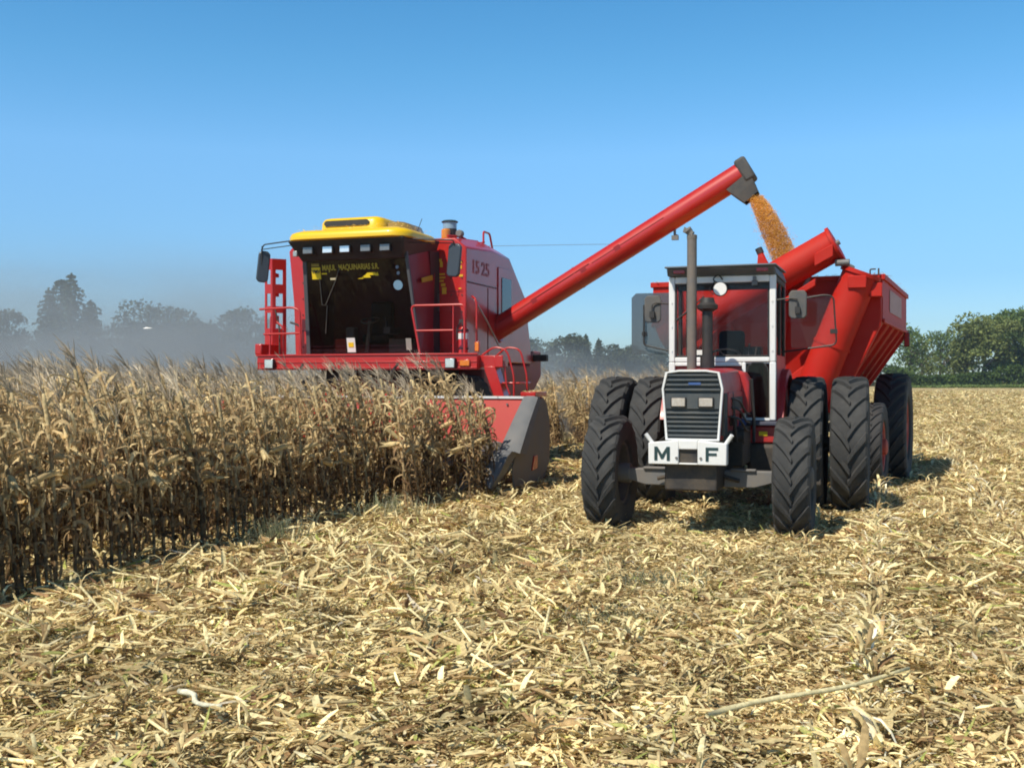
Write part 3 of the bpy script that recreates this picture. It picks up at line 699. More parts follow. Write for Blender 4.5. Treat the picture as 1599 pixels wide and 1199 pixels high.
# grille
GX = .01
def goutline(k=0):
    return [(-.285 + GX + k, 1.05), (.285 + GX - k, 1.05), (.325 + GX - k, 1.60), (.285 + GX - k, 1.775 - k * .6), (.14 + GX, 1.80 - k), (-.14 + GX, 1.80 - k), (-.285 + GX + k, 1.775 - k * .6), (-.325 + GX + k, 1.60)]
hd = MB()
A = [(x, -.545, z) for x, z in goutline()]; B = [(x * 1.0, .95, z + .03 if z > 1.3 else z) for x, z in goutline()]
n = len(A); hd.add(A + B, [tuple(range(n)), tuple(range(2 * n - 1, n - 1, -1))] + [(i, (i + 1) % n, (i + 1) % n + n, i + n) for i in range(n)])
hood = hd.build('hood', REDT, tr, bevel=.015)
g = MB(); outr = goutline(); inn = goutline(.022); n = len(outr)
inn = [(x, z + (.02 if z < 1.1 else 0)) for x, z in inn]
vs = [(x, -.60, z) for x, z in outr] + [(x, -.60, z) for x, z in inn] + [(x, -.55, z) for x, z in outr] + [(x, -.55, z) for x, z in inn]
fs = []
for i in range(n):
    j = (i + 1) % n; fs += [(i, j, j + n, i + n), (i + 2 * n, i + 3 * n, j + 3 * n, j + 2 * n), (i, i + 2 * n, j + 2 * n, j), (i + n, j + n, j + 3 * n, i + 3 * n)]
g.add(vs, fs); g.build('grille_frame', WHT, tr, bevel=.004)
g = MB(); g.prism(inn, 'y', -.560, -.548); gr = g.build('grille', mat('grille_black', (.025, .035, .04), .5, 0, 0, .2, 8, dust=.12), tr)
g = MB()
for z in list(np.linspace(1.10, 1.34, 6)) + list(np.linspace(1.585, 1.74, 4)):
    hw = .262 + (z - 1.05) * .06 if z < 1.6 else .292 - (z - 1.6) * .2
    g.hexa([(GX - hw, -.592, z - .008), (GX + hw, -.592, z - .008), (GX + hw, -.561, z + .004), (GX - hw, -.561, z + .004), (GX - hw, -.592, z + .006), (GX + hw, -.592, z + .006), (GX + hw, -.561, z + .022), (GX - hw, -.561, z + .022)])
g.box(GX - .292, GX + .292, -.585, -.561, 1.385, 1.545); g.build('slat', mat('slat_grey', (.045, .06, .07), .5, 0, 0, .15, 8, dust=.16), gr, bevel=.003)
for x in (-.135, .155):
    lamp(tr, 'headlight', x, -.61, 1.455, .165, .11, BLK, mat('dusty_lens', (.55, .50, .44), .3, .2, .5, .35, 30, dust=.5), .03)
a = MB(); a.box(-.03, .10, -.597, -.592, 1.64, 1.665); a.build('grille_badge', BLUE, gr)
# cowl (tank cover) behind the hood with side panels
a = MB(); a.prism([(-.40, 1.30), (.42, 1.30), (.42, 1.66), (.36, 1.78), (.18, 1.83), (-.18, 1.83), (-.36, 1.78), (-.40, 1.66)], 'y', .955, 1.36); cw = a.build('cowl', REDT, tr, bevel=.03)
a = MB(); a.box(.297, .345, -.25, .95, 1.30, 1.56); a.build('side_panel', REDT, hood, bevel=.01)
a = MB(); a.box(.348, .358, .0, .85, 1.36, 1.50); a.build('dark_grille_panel', DRK, hood, bevel=.004)
a = MB(); a.box(.24, .30, -.3, .9, .98, 1.22); a.box(.25, .40, .5, 1.3, .70, 1.15); a.build('engine_block', DRK, tr, bevel=.02)
a = MB(); a.tube(bend([(.33, .1, 1.56), (.36, .12, 1.2), (.37, .2, 1.0)], .1), .02); a.build('fuel_pipe', BLK, tr, smooth=35)
a = MB(); a.tube([(.44, 1.0, 1.70), (.46, 1.1, 1.2), (.46, 1.1, .95)], .02); a.build('hydraulic_pipe', BLK, tr, smooth=35)
# exhaust and air pre-cleaner
a = MB(); a.tube([(-.23, .8, 1.78), (-.23, .8, 3.36)], .058, 20); a.lathe([(3.355, .060), (3.40, .062), (3.41, .05)], c=(-.23, .8, 0), axis='z', n=20)
ex = a.build('exhaust_pipe', mat('rusty_grey_pipe', (.17, .155, .145), .6, .3, 0, .25, 12, dust=.4), tr, smooth=35)
a = MB(); a.tube([(-.235, .78, 3.40), (-.255, .78, 3.44), (-.28, .76, 3.47)], [.03, .045, .05], 10); a.hexa([(-.33, .74, 3.44), (-.22, .74, 3.40), (-.22, .82, 3.40), (-.33, .82, 3.44), (-.31, .74, 3.50), (-.20, .74, 3.44), (-.20, .82, 3.44), (-.31, .82, 3.50)])
a.build('rain_cap', GRY, ex, smooth=40)
a = MB(); a.tube([(-.05, .82, 1.78), (-.05, .82, 2.55)], .062, 20); a.lathe([(2.50, .07), (2.53, .12), (2.57, .125), (2.60, .09), (2.66, .075), (2.66, .01)], c=(-.05, .82, 0), axis='z', n=24)
a.lathe([(1.78, .085), (1.98, .085)], c=(-.05, .82, 0), axis='z', n=24)
a.build('air_cleaner', BLK, tr, smooth=35)
# cab
CF = 1.40; CR = 2.75; CL = -.62; CRT = .685
cabf = MB()
def frame(mb, x0, x1, z0, z1, y0, y1, w, wt_=None, wb=None):
    wt_ = wt_ or w; wb = wb or w
    mb.box(x0, x0 + w, y0, y1, z0, z1); mb.box(x1 - w, x1, y0, y1, z0, z1)
    mb.box(x0 + w, x1 - w, y0 + .002, y1 - .002, z1 - wt_, z1); mb.box(x0 + w, x1 - w, y0 + .002, y1 - .002, z0, z0 + wb)
frame(cabf, CL, CRT, 1.91, 2.97, CF, CF + .07, .075, .085, .06)
cabf.box(CRT - .075, CRT, CF, CF + .07, 1.20, 1.91); cabf.box(CL, CL + .075, CF, CF + .07, 1.55, 1.91)
cabf.box(.28, .325, CF + .003, CF + .067, 1.20, 1.908)
cabf.box(CL + .075, .28, CF + .004, CF + .06, 1.86, 1.908)
cf = cabf.build('cab_front_frame', WHT, tr, bevel=.012)
a = MB(); a.box(CL + .075, CRT - .075, CF + .03, CF + .036, 1.97, 2.885); ws = a.build('windscreen', GLT, tr)
# rubber seal round the windscreen
a = MB(); frame(a, CL + .073, CRT - .073, 1.968, 2.888, CF + .012, CF + .045, .026); a.build('seal', BLK, ws, bevel=.005)
a = MB(); a.prism([(.345, 1.22), (.59, 1.22), (.59, 1.78), (.56, 1.86), (.52, 1.885), (.41, 1.885), (.365, 1.86), (.345, 1.78)], 'y', CF + .03, CF + .04); lw = a.build('lower_window', GLD, tr)
a = MB(); pts = [(.345, 1.22), (.60, 1.22), (.60, 1.78), (.57, 1.86), (.53, 1.89), (.40, 1.89), (.355, 1.86), (.337, 1.78), (.337, 1.22)]
a.tube([(x, CF + .035, z) for x, z in pts], .011, 6); a.build('seal', BLK, lw, smooth=35)
a = MB(); a.box(.325, CRT - .075, CF + .02, CF + .03, 1.20, 1.23); a.box(.325, CRT - .075, CF + .045, CF + .05, 1.89, 1.908); a.build('window_filler', WHT, lw)
a = MB(); a.box(CL + .02, .27, CF + .062, CF + .09, 1.05, 1.858); a.build('firewall', REDT, tr, bevel=.01)
# cab rear frame, sides, floor
a = MB(); frame(a, CL, CRT, 1.90, 2.97, CR - .05, CR, .06); a.box(CL, CL + .06, CR - .05, CR, 1.1, 1.9); a.box(CRT - .06, CRT, CR - .05, CR, 1.1, 1.9); a.box(CL + .06, CRT - .06, CR - .045, CR - .02, 1.0, 1.9)
a.build('cab_rear_frame', REDT, tr, bevel=.01)
a = MB(); a.box(CL + .06, CRT - .06, CR - .03, CR - .024, 1.96, 2.91); a.build('rear_window', GLT, tr)
a = MB()
for x0, x1 in ((CL, CL + .05), (CRT - .05, CRT)):
    a.box(x0 + .003, x1 - .003, CF + .07, CR - .05, 2.90, 2.965); a.box(x0 + .003, x1 - .003, 2.02, 2.12, 2.0, 2.90); a.box(x0 + .003, x1 - .003, CF + .07, CF + .15, 1.2, 2.90); a.box(x0 + .003, x1 - .003, CR - .14, CR - .05, 2.0, 2.90)
a.build('door_post', DRK, tr, bevel=.01)
for x_ in (CRT - .035, CL + .005):
    a = MB(); a.box(x_, x_ + .03, CF + .12, CR - .05, 1.15, 2.0); a.build('side_panel', REDT, tr, bevel=.008)
a = MB(); a.box(CRT - .03, CRT - .022, CF + .15, CR - .14, 2.0, 2.9); a.build('side_window', GLD, tr); a = MB(); a.box(CL + .022, CL + .03, CF + .15, CR - .14, 2.0, 2.9); a.build('side_window', GLT, tr)
a = MB(); a.box(CL + .02, CRT - .02, CF + .09, CR - .05, 1.05, 1.13); a.build('cab_floor', DRK, tr)
# roof
a = MB(); a.hexa([(CL - .01, CF - .05, 2.975), (CRT + .01, CF - .05, 2.975), (CRT + .01, CR + .03, 2.975), (CL - .01, CR + .03, 2.975), (CL + .0, CF - .16, 3.06), (CRT + .0, CF - .16, 3.06), (CRT - .03, CR, 3.10), (CL + .03, CR, 3.10)])
a.hexa([(CL - .02, CF - .20, 3.061), (CRT + .02, CF - .20, 3.061), (CRT + .01, CR + .04, 3.11), (CL - .01, CR + .04, 3.11), (CL - .02, CF - .20, 3.085), (CRT + .02, CF - .20, 3.085), (CRT - .02, CR, 3.15), (CL + .02, CR, 3.15)])
rf = a.build('roof', mat('roof_grey', (.10, .125, .15), .55, 0, 0, .12, 4, dust=.08), tr, bevel=.015)
a = MB(); a.box(CL + .08, CL + .22, CF - .135, CF - .10, 3.00, 3.045); a.box(CRT - .22, CRT - .08, CF - .135, CF - .10, 3.00, 3.045); a.build('marker_lamp', REDL, rf, bevel=.006)
# work lamp, wiper, hook
a = MB(); a.lathe([(CF - .10, .085), (CF - .085, .09), (CF - .04, .05), (CF - .03, .02)], c=(.03, 0, 2.80), axis='y', n=24); wl_ = a.build('work_lamp', BLK, tr, smooth=35)
a = MB(); a.lathe([(CF - .108, .078), (CF - .101, .080)], c=(.03, 0, 2.80), axis='y', n=24); a.build('lens', mat('white_lens', (.82, .80, .76), .4, 0, .3, .1, 10), wl_, smooth=35)
a = MB(); a.tube(bend([(.03, CF - .04, 2.86), (-.08, CF - .05, 2.92), (.0, CF - .04, 2.99), (.05, CF - .02, 2.92)], .1), .008, 6); a.tube([(-.05, CF - .02, 2.9), (-.12, CF - .02, 2.80), (-.06, CF - .02, 2.74)], .007, 6); a.build('cable', BLK, wl_, smooth=35)
a = MB(); a.tube([(CL + .09, CF - .01, 2.42), (-.18, CF - .02, 2.72)], .009, 6); a.tube([(CL + .09, CF - .02, 2.425), (-.30, CF - .03, 2.60)], .012, 6); a.build('wiper', BLK, tr, smooth=35)
for x in (CL + .26, CRT - .25):
    a = MB(); a.box(x - .035, x + .035, CF - .03, CF, 2.84, 2.90); a.box(x - .02, x + .02, CF - .05, CF - .02, 2.90, 2.95); a.build('latch', GRY, tr, bevel=.006)
# mirrors on arms
for sx, x in ((-1, -.83), (1, .94)):
    z = 2.60 if sx > 0 else 2.58
    a = MB(); w2 = .105; hh = .17; cs = [(x - w2 + .03, z - hh), (x + w2 - .03, z - hh), (x + w2, z - hh + .04), (x + w2, z + hh - .04), (x + w2 - .03, z + hh), (x - w2 + .03, z + hh), (x - w2, z + hh - .04), (x - w2, z - hh + .04)]
    a.prism(cs, 'y', CF + .02, CF + .05); mr_ = a.build('mirror', mat('mirror_grey', (.075, .08, .085), .6, 0, 0, .1, 5, dust=.3), tr, bevel=.012)
    a = MB(); xr = CL if sx < 0 else CRT; a.tube(bend([(xr, CF + .03, z + .06), (x, CF - .01, z + .08), (x + .0, CF - .02, z - .07)], .05), .010, 6); a.box(x - .03, x + .03, CF - .03, CF + .018, z - .11, z - .03); a.build('arm', BLK, mr_, smooth=35)
# open doors: smoked glass swung out on tubular frames
for sx in (-1, 1):
    x0, x1 = (.78, 1.33) if sx > 0 else (-1.32, -.72); y = 2.42 if sx > 0 else 2.40; z0, z1 = (2.10, 2.78) if sx > 0 else (2.03, 2.86); e = .06
    a = MB(); a.prism([(x0, z0), (x1 - e * (sx > 0), z0), (x1, z0 + e), (x1, z1 - e), (x1 - e, z1), (x0 + e, z1), (x0, z1 - e), (x0, z0 + e)], 'y', y, y + .006)
    d = a.build('door_glass', GLS if sx < 0 else glass('clear_door_glass', (.93, .90, .88), .05, .4, .04, (.2, .2, .2)), tr)
    a = MB()
    if sx > 0: a.tube(bend([(.66, y - .02, z0 - .05), (x1 + .02, y - .02, z0 + .04), (x1 - .02, y - .02, z1 - .02), (x1 - .14, y - .02, z1 + .0), (.70, y - .02, z1 - .08)], .07), .012, 6)
    else: a.tube(bend([(-.60, y - .05, z0 + .0), (-1.14, y - .05, z0 + .13), (-1.14, y - .05, z1 - .16)], .04), .012, 6); 
    a.box(x1 - .06 if sx > 0 else -1.17, x1 + .03 if sx > 0 else -1.11, y - .04, y - .01, 2.28, 2.34); a.build('door_frame', BLK, d, smooth=35)
# seat, wheel, levers
a = MB(); a.box(-.22, .26, 2.05, 2.45, 1.62, 1.74); a.box(-.15, .19, 2.40, 2.50, 1.74, 2.34); a.box(-.10, .14, 2.1, 2.4, 1.13, 1.62); a.build('seat', SEAT, tr, bevel=.05)
a = MB(); a.tube([(.02, 1.50, 1.2), (.02, 1.72, 1.98)], .03)
ring = [(.02 + .19 * math.cos(t), 1.74 + .17 * math.sin(t), 2.0 + .08 * math.sin(t)) for t in np.linspace(0, 2 * math.pi, 25)]; a.tube(ring, .014, 6)
for t in (0, 2.09, 4.19): a.tube([(.02, 1.74, 2.0), (.02 + .19 * math.cos(t), 1.74 + .17 * math.sin(t), 2.0 + .08 * math.sin(t))], .01, 6)
a.build('steering_wheel', BLK, tr, smooth=35)
a = MB(); a.box(-.5, .5, CF + .10, 1.62, 1.75, 1.94); a.build('dashboard', BLK, tr, bevel=.03)
a = MB(); a.box(CL + .09, CRT - .09, CF + .10, CF + .13, 2.80, 2.90); a.build('sun_visor', BLK, tr, bevel=.01)
a = MB(); a.box(.20, .42, 2.2, 2.5, 1.74, 2.12); a.box(-.45, -.30, 2.1, 2.4, 1.13, 2.05); a.tube([(.3, 1.8, 1.9), (.32, 1.85, 2.15)], .015, 6); a.tube([(.38, 1.8, 1.9), (.41, 1.84, 2.1)], .015, 6); a.build('control_levers', BLK, tr, bevel=.01)
# fenders
for sx in (-1, 1):
    a = MB(); n = 12; vs = []; rr = .95
    for k in range(n + 1):
        t = R(20 + 140 * k / n)
        for x, dr in ((.64, 0), (.76, 0), (.77, -.05)):
            for dd in (0, .02): vs.append((sx * x, 2.45 - (rr + dr + dd) * math.cos(t), .86 + (rr + dr + dd) * math.sin(t)))
    fs = []
    for k in range(n):
        for j in (0, 2):
            a0 = k * 6 + j; b0 = a0 + 6; fs += [(a0, a0 + 2, b0 + 2, b0), (a0 + 1, b0 + 1, b0 + 3, a0 + 3)]
        a0 = k * 6; fs += [(a0, a0 + 6, a0 + 7, a0 + 1), (a0 + 4, a0 + 5, a0 + 11, a0 + 10)]
    a.add(vs, fs); a.prism([(2.45 - .9, 1.0), (2.45 + .8, 1.0), (2.45 + .6, 1.7), (2.45, 1.84), (2.45 - .6, 1.7)], 'x', sx * .66, sx * .69)
    a.build('rear_fender', REDT, tr, smooth=35)
# step, tool box, blue tank
a = MB(); a.box(.16, .36, 1.14, 1.34, .86, 1.22); a.build('blue_tank', BLUE, tr, bevel=.03)
a = MB(); a.box(.36, .75, 1.18, 1.46, 1.145, 1.19); a.build('cab_step', mat('navy_step', (.03, .045, .09), .6, 0, 0, .1, 5, dust=.3), tr, bevel=.01)
a = MB(); a.box(.38, .72, 1.28, 1.5, .93, 1.14); tb = a.build('tool_box', REDT, tr, bevel=.02)
a = MB(); a.box(.50, .60, 1.27, 1.279, 1.02, 1.07); a.build('box_label', STKY, tb)
a = MB(); a.box(.36, .78, 1.25, 1.85, .50, .92); a.build('fuel_tank', DRK, tr, bevel=.05)
a = MB(); a.box(.80, 1.20, 1.55, 1.75, .42, .45); a.box(.80, 1.20, 1.55, 1.75, .72, .75); a.box(.80, .83, 1.6, 1.7, .42, 1.1); a.build('access_step', DRK, tr, bevel=.005)
a = MB(); a.box(-.06, .06, 2.75, 3.35, .42, .50); a.tube([(-.35, 2.8, .9), (-.35, 3.3, .5)], .03); a.tube([(.35, 2.8, .9), (.35, 3.3, .5)], .03); a.build('rear_hitch', DRK, tr, bevel=.005)

a = MB()
for z in (1.50, 1.40, 1.30): a.tube(bend([(.30, -.1, z), (.42, .05, z - .03), (.44, .5, z - .18), (.40, 1.2, z - .22)], .08), .013, 6)
a.tube(bend([(-.30, -.2, 1.1), (-.45, -.1, 1.0), (-.50, .3, .9), (-.48, 1.2, .95)], .1), .015, 6); a.build('hydraulic_hose', BLK, tr, smooth=35)
a = MB(); a.box(.302, .34, -.52, -.28, 1.10, 1.55); a.box(.30, .36, .15, .35, 1.18, 1.28); a.lathe([(.30, .09), (.42, .09)], c=(0, .55, 1.05), n=16); a.build('engine_filter', DRK, tr, bevel=.008)
a = MB(); a.box(-.30, -.17, CF - .004, CF, 2.0, 2.06); a.build('licence_sticker', PAPER, ws)
a = MB()
for x in (-.58, .645):
    for z in (2.05, 2.35, 2.65): a.lathe([(CF - .012, .009), (CF - .002, .009)], c=(x, 0, z), axis='y', n=8)
a.build('frame_bolts', WHT, cf)
# ------------------------------------------------------------------ GRAIN CART
KO = (3.9, 16.92)
ct = empty('grain_cart', (KO[0], KO[1], 0), R(-24.3), None, 'red grain cart with a folded unloading auger, hitched behind the tractor', 'grain cart')
W2 = 1.77; Lc = 4.30; ZT = 3.24; ZM = 2.58
hp = MB(); th = .03
def ringpts(hx, y0, y1, z): return [(-hx, y0, z), (hx, y0, z), (hx, y1, z), (-hx, y1, z)]
lv = [ringpts(W2, 0, Lc, ZT), ringpts(W2, 0, Lc, ZM), ringpts(.80, .35, Lc - .05, 1.15)]
lvi = [ringpts(W2 - th, th, Lc - th, ZT), ringpts(W2 - th, th, Lc - th, ZM), ringpts(.76, .40, Lc - .1, 1.2)]
vs = [p for r_ in lv + lvi for p in r_]; fs = []
for L0 in (0, 4):
    for i in range(4): j = (i + 1) % 4; fs.append((L0 + i, L0 + j, L0 + 4 + j, L0 + 4 + i)); fs.append((12 + L0 + i, 12 + L0 + 4 + i, 12 + L0 + 4 + j, 12 + L0 + j))
fs += [(8, 9, 10, 11), (23, 22, 21, 20)] + [(i, 12 + i, 12 + (i + 1) % 4, (i + 1) % 4) for i in range(4)]
hp.add(vs, fs); hop = hp.build('hopper', REDC, ct)
a = MB(); e = .035
a.box(-W2 - e, W2 + e, -e, -.001, ZT - .06, ZT + .02); a.box(-W2 - e, W2 + e, Lc + .001, Lc + e, ZT - .06, ZT + .02); a.box(-W2 - e, -W2 - .001, 0, Lc, ZT - .061, ZT + .019); a.box(W2 + .001, W2 + e, 0, Lc, ZT - .061, ZT + .019)
a.box(W2 + .001, W2 + .03, 0, Lc, ZM - .04, ZM + .02); a.box(-W2 - .03, -W2 - .001, 0, Lc, ZM - .04, ZM + .02)
a.build('rim_rail', REDC, hop, bevel=.006)
# slope ribs
for y in (.25, 1.2, 2.15, 3.1, 4.05):
    for sx in (-1, 1):
        f = (y) / Lc; yb = .38 + f * (Lc - .55)
        a = MB(); o = .05 * sx
        a.hexa([(sx * .80, yb - .018, 1.15), (sx * .80 + o * 1.0, yb - .018, 1.11), (sx * .80 + o * 1.0, yb + .018, 1.11), (sx * .80, yb + .018, 1.15),
                (sx * (W2 - .01), y - .018, ZM - .04), (sx * (W2 + .01) + o * .6, y - .018, ZM - .07), (sx * (W2 + .01) + o * .6, y + .018, ZM - .07), (sx * (W2 - .01), y + .018, ZM - .04)])
        a.build('rib', REDC, hop)
for x in (-1.3, -.5, .35):
    a = MB(); a.box(x - .03, x + .03, -.06, -.002, ZM, ZT - .07); a.hexa([(x * .35 - .03, .29, 1.18), (x * .35 + .03, .29, 1.18), (x * .35 + .03, .35, 1.18), (x * .35 - .03, .35, 1.18), (x - .03, -.06, ZM), (x + .03, -.06, ZM), (x + .03, -.002, ZM), (x - .03, -.002, ZM)]); a.build('rib', REDC, hop)
a = MB(); a.box(W2 + .005, W2 + .012, 1.0, 3.1, 2.75, 3.10); a.build('pale_panel', mat('pale_pink', (.50, .30, .30), .6, 0, 0, .3, 8, dust=.3), hop)  # thin pale pink panel on the right upper wall
# front box (auger housing) and vertical auger
a = MB(); a.prism([(.35, 1.2), (1.12, 1.2), (1.76, 2.5), (1.76, 3.0), (1.3, 3.0), (.75, 2.0), (.30, 1.65)], 'y', -.14, -.02); a.build('auger_housing', REDC, ct, bevel=.02)
va = MB(); p0 = Vector((.74, -.30, 1.35)); p1 = Vector((1.50, -.30, 3.28)); va.tube([p0, p1], .265, 28)
ax = (p1 - p0).normalized(); va.tube([p1 - ax * .06, p1], .30, 28); va.tube([p0 + ax * .9, p0 + ax * .94], .28, 28)
vau = va.build('vertical_auger', REDC, ct, smooth=35)
a = MB(); a.box(1.34, 1.60, -.60, -.545, 3.02, 3.20); a.box(1.62, 1.80, -.42, -.20, 2.90, 3.10); a.build('hinge_bracket', REDC, vau, bevel=.01)
fo = MB(); q0 = Vector((1.16, -.42, 3.70)); q1 = Vector((-1.45, -.42, 2.30)); fx = (q0 - q1).normalized(); ux = fx.cross(Vector((0, 1, 0))).normalized()
fo.tube([q1, q0], .245, 28, cap=False); fo.tube([q1 + fx * .01, q0 - fx * .01], .225, 28, cap=False); fo.tube([q0 - fx * .05, q0 + fx * .0], .275, 28); fold = fo.build('folding_auger', REDC, ct, smooth=35)
a = MB(); a.tube([q1, q0 + fx * .05], .04, 8)
for k in range(24):
    c = q1 + (q0 - q1) * (k / 24); a.tube([c, c + fx * .012], .21, 14)
a.build('auger_flight', GRY, fold, smooth=35)
a = MB(); b0 = q0 - fx * .35 - Vector((0, .26, 0)); 
for (o1, o2, w) in ((-.30, .02, .11),):
    c = q0 + fx * (-.16) - Vector((0, .30, .12)); v1 = fx * .15; v2 = Vector((0, 0, 1)) * .09
    a.hexa([c - v1 - v2, c + v1 - v2, c + v1 - v2 + Vector((0, .1, 0)), c - v1 - v2 + Vector((0, .1, 0)), c - v1 + v2, c + v1 + v2, c + v1 + v2 + Vector((0, .1, 0)), c - v1 + v2 + Vector((0, .1, 0))])
c = q0 - fx * .62 - Vector((0, .15, .42)); v1 = fx * .30; v2 = Vector((0, 0, 1)) * .055
a.hexa([c - v1 - v2, c + v1 - v2, c + v1 - v2 + Vector((0, .1, 0)), c - v1 - v2 + Vector((0, .1, 0)), c - v1 + v2 * .2, c + v1 + v2, c + v1 + v2 + Vector((0, .1, 0)), c - v1 + v2 * .2 + Vector((0, .1, 0))])
a.build('hinge_plate', REDC, fold, bevel=.01)
a = MB(); a.tube([q0 + Vector((.04, -.02, -.28)), p1 + Vector((-.12, 0, .05))], .045, 10); a.tube([q0 + Vector((.0, -.12, -.30)), q0 + Vector((.20, -.12, -.30))], .05, 12)
a.tube([(.55, -.35, 2.75), (.75, -.35, 3.22)], .035, 10); a.build('fold_cylinder', GRY, fold, smooth=35)
a = MB(); a.tube([(.16, -.45, 3.36), (.04, -.45, 3.62)], .05, 8); a.hexa([(.0, -.5, 3.3), (.2, -.5, 3.4), (.2, -.4, 3.4), (.0, -.4, 3.3), (.02, -.5, 3.58), (.13, -.5, 3.52), (.13, -.4, 3.52), (.02, -.4, 3.58)]); hk = a.build('auger_rest', REDC, ct, bevel=.01)
a = MB(); a.tube([(.055, -.45, 3.60), (.02, -.45, 3.68)], .055, 10); a.build('rubber_stop', BLK, hk, smooth=35)
a = MB(); a.tube(bend([(1.60, -.1, 3.24), (1.60, -.1, 3.33), (1.68, -.1, 3.33)], .02), .012, 6); a.tube([(1.72, -.1, 3.24), (1.72, -.1, 3.34)], .014, 6); a.build('sight_hook', DRK, hop, smooth=35)
a = MB(); a.box(-.55, -.42, .3, Lc - .3, .95, 1.15); a.box(.42, .55, .3, Lc - .3, .95, 1.15); a.box(-1.2, 1.2, .33, .47, .62, .78); a.box(-1.5, 1.5, 2.03, 2.17, .80, .96)
a.hexa([(-.10, -2.6, .46), (.10, -2.6, .46), (.55, .3, .95), (-.55, .3, .95), (-.10, -2.6, .58), (.10, -2.6, .58), (.55, .3, 1.12), (-.55, .3, 1.12)]); a.build('chassis', DRK, ct, bevel=.01)
a = MB(); a.box(-.45, .45, .5, .9, .6, 1.2); a.build('gearbox', DRK, ct, bevel=.03)
for sx in (-1, 1):
    wheel(ct, 'front_wheel', (sx * 1.62, .4, .67), .68, .30, .38, RUBB, RIMR if sx > 0 else RIMR, 22, sx, .03)
    wheel(ct, 'rear_wheel', (sx * 1.74, 2.12, .89), .91, .50, .50, RUBB, RIMR, 22, sx)
lamp(ct, 'tail_lamp', 1.80, 4.0, 2.42, .10, .26, BLK, REDL, .06)
a = MB(); a.prism([(-1.2, .0), (1.2, .0), (1.5, .55), (-1.5, .55)], 'y', 0, .02); 
# grain heap inside
hb = MB(); vs = []; nn = 14
for j in range(nn + 1):
    for i in range(nn + 1):
        x = -1.7 + 3.4 * i / nn; y = .06 + 4.15 * j / nn; r_ = math.hypot((x - .2) / 1.7, (y - 2.0) / 2.1); vs.append((x, y, 2.72 + .34 * max(0, 1 - r_) + U(-.01, .01)))
fs = [(j * (nn + 1) + i, j * (nn + 1) + i + 1, (j + 1) * (nn + 1) + i + 1, (j + 1) * (nn + 1) + i) for j in range(nn) for i in range(nn)]
hb.add(vs, fs); gh = hb.build('grain_heap', mat('maize_grain', (.72, .34, .05), .6, 0, 0, .35, 60, bump=.8, bscale=90), None, smooth=60)
gh.location = ct.location; gh.rotation_euler = ct.rotation_euler; tag(gh, 'heap of orange corn grain filling the red grain cart', 'grain', None, 'stuff')

# ------------------------------------------------------------------ COMBINE HARVESTER
cb = empty('combine_harvester', (CO[0], CO[1], 0), R(-19), None, 'red combine harvester with yellow cab roof cutting the standing corn', 'combine harvester')
# body: loft of side profile with chamfered shoulders
bd = MB()
def bodyring(t, zb, zt, ch=.26, sl=-2.0, sr=1.58):
    return [(-1.86, t, zb), (1.58, t, zb), (1.58, t, zt - ch * .9), (1.58 - .22, t, zt), (sl + .12, t, zt), (sl, t, zt - ch * .6), (sl + .10, t, (zb + zt) / 2)]
rg = [bodyring(.90, 2.02, 4.22, .20), bodyring(2.3, 2.02, 4.30, .20), bodyring(3.25, 2.02, 4.22, .16), bodyring(4.25, 2.02, 3.45, .10), bodyring(4.62, 2.02, 2.38, .1)]
vs = [p for r_ in rg for p in r_]; k = 7; fs = [tuple(range(k)), tuple(range(len(vs) - 1, len(vs) - k - 1, -1))]
for i in range(len(rg) - 1):
    for j in range(k): fs.append((i * k + j, i * k + (j + 1) % k, (i + 1) * k + (j + 1) % k, (i + 1) * k + j))
bd.add(vs, fs); body = bd.build('body', RED, cb, bevel=.02)
a = MB(); a.prism([(2.0, 2.0), (4.75, 2.0), (4.95, 2.30), (5.6, 2.30), (5.6, 1.75), (4.6, 1.15), (2.0, 1.15)], 'x', -1.5, 1.50); a.build('lower_body', mat('dark_red_paint', (.30, .02, .02), .5, 0, .1, .15, 3, dust=.45), cb, bevel=.04)
a = MB(); a.prism([(3.7, 2.18), (4.62, 2.18), (5.1, 2.0), (3.7, 2.0)], 'x', -1.2, 1.3); a.build('rear_deck', DRK, cb)
a = MB(); a.box(1.5, 1.8, 5.0, 5.15, 2.08, 2.22); a.tube([(1.3, 5.08, 2.15), (1.52, 5.08, 2.15)], .03); a.build('rear_lamp', DRK, cb, bevel=.02)
# side door + window frame on the right side
a = MB(); a.box(1.583, 1.60, 2.55, 3.45, 2.6, 3.85); sdr = a.build('side_door', RED, body, bevel=.008)
a = MB(); a.box(1.601, 1.612, 2.72, 3.28, 2.75, 3.66); a.build('window', mat('black_window', (.02, .025, .04), .25, 0, .3, .1), sdr, bevel=.02)
a = MB(); a.box(1.582, 1.588, .96, 2.5, 3.42, 3.445); a.box(1.582, 1.588, 2.0, 2.02, 2.1, 3.4); a.build('panel_seam', mat('seam_dark', (.12, .008, .01), .6), body)
a = MB(); a.box(-1.5, 1.52, .894, .905, 3.255, 3.27); a.build('panel_seam', mat('seam_red', (.25, .01, .012), .6), body)
text('25', .34, LETB, 'model_number', body, (1.586, 1.66, 3.62), (R(90), 0, R(90)), .002, 1.3, .006)
text('15', .34, LETG, 'model_number', body, (1.586, 1.16, 3.62), (R(90), 0, R(90)), .002, 1.2, .006)
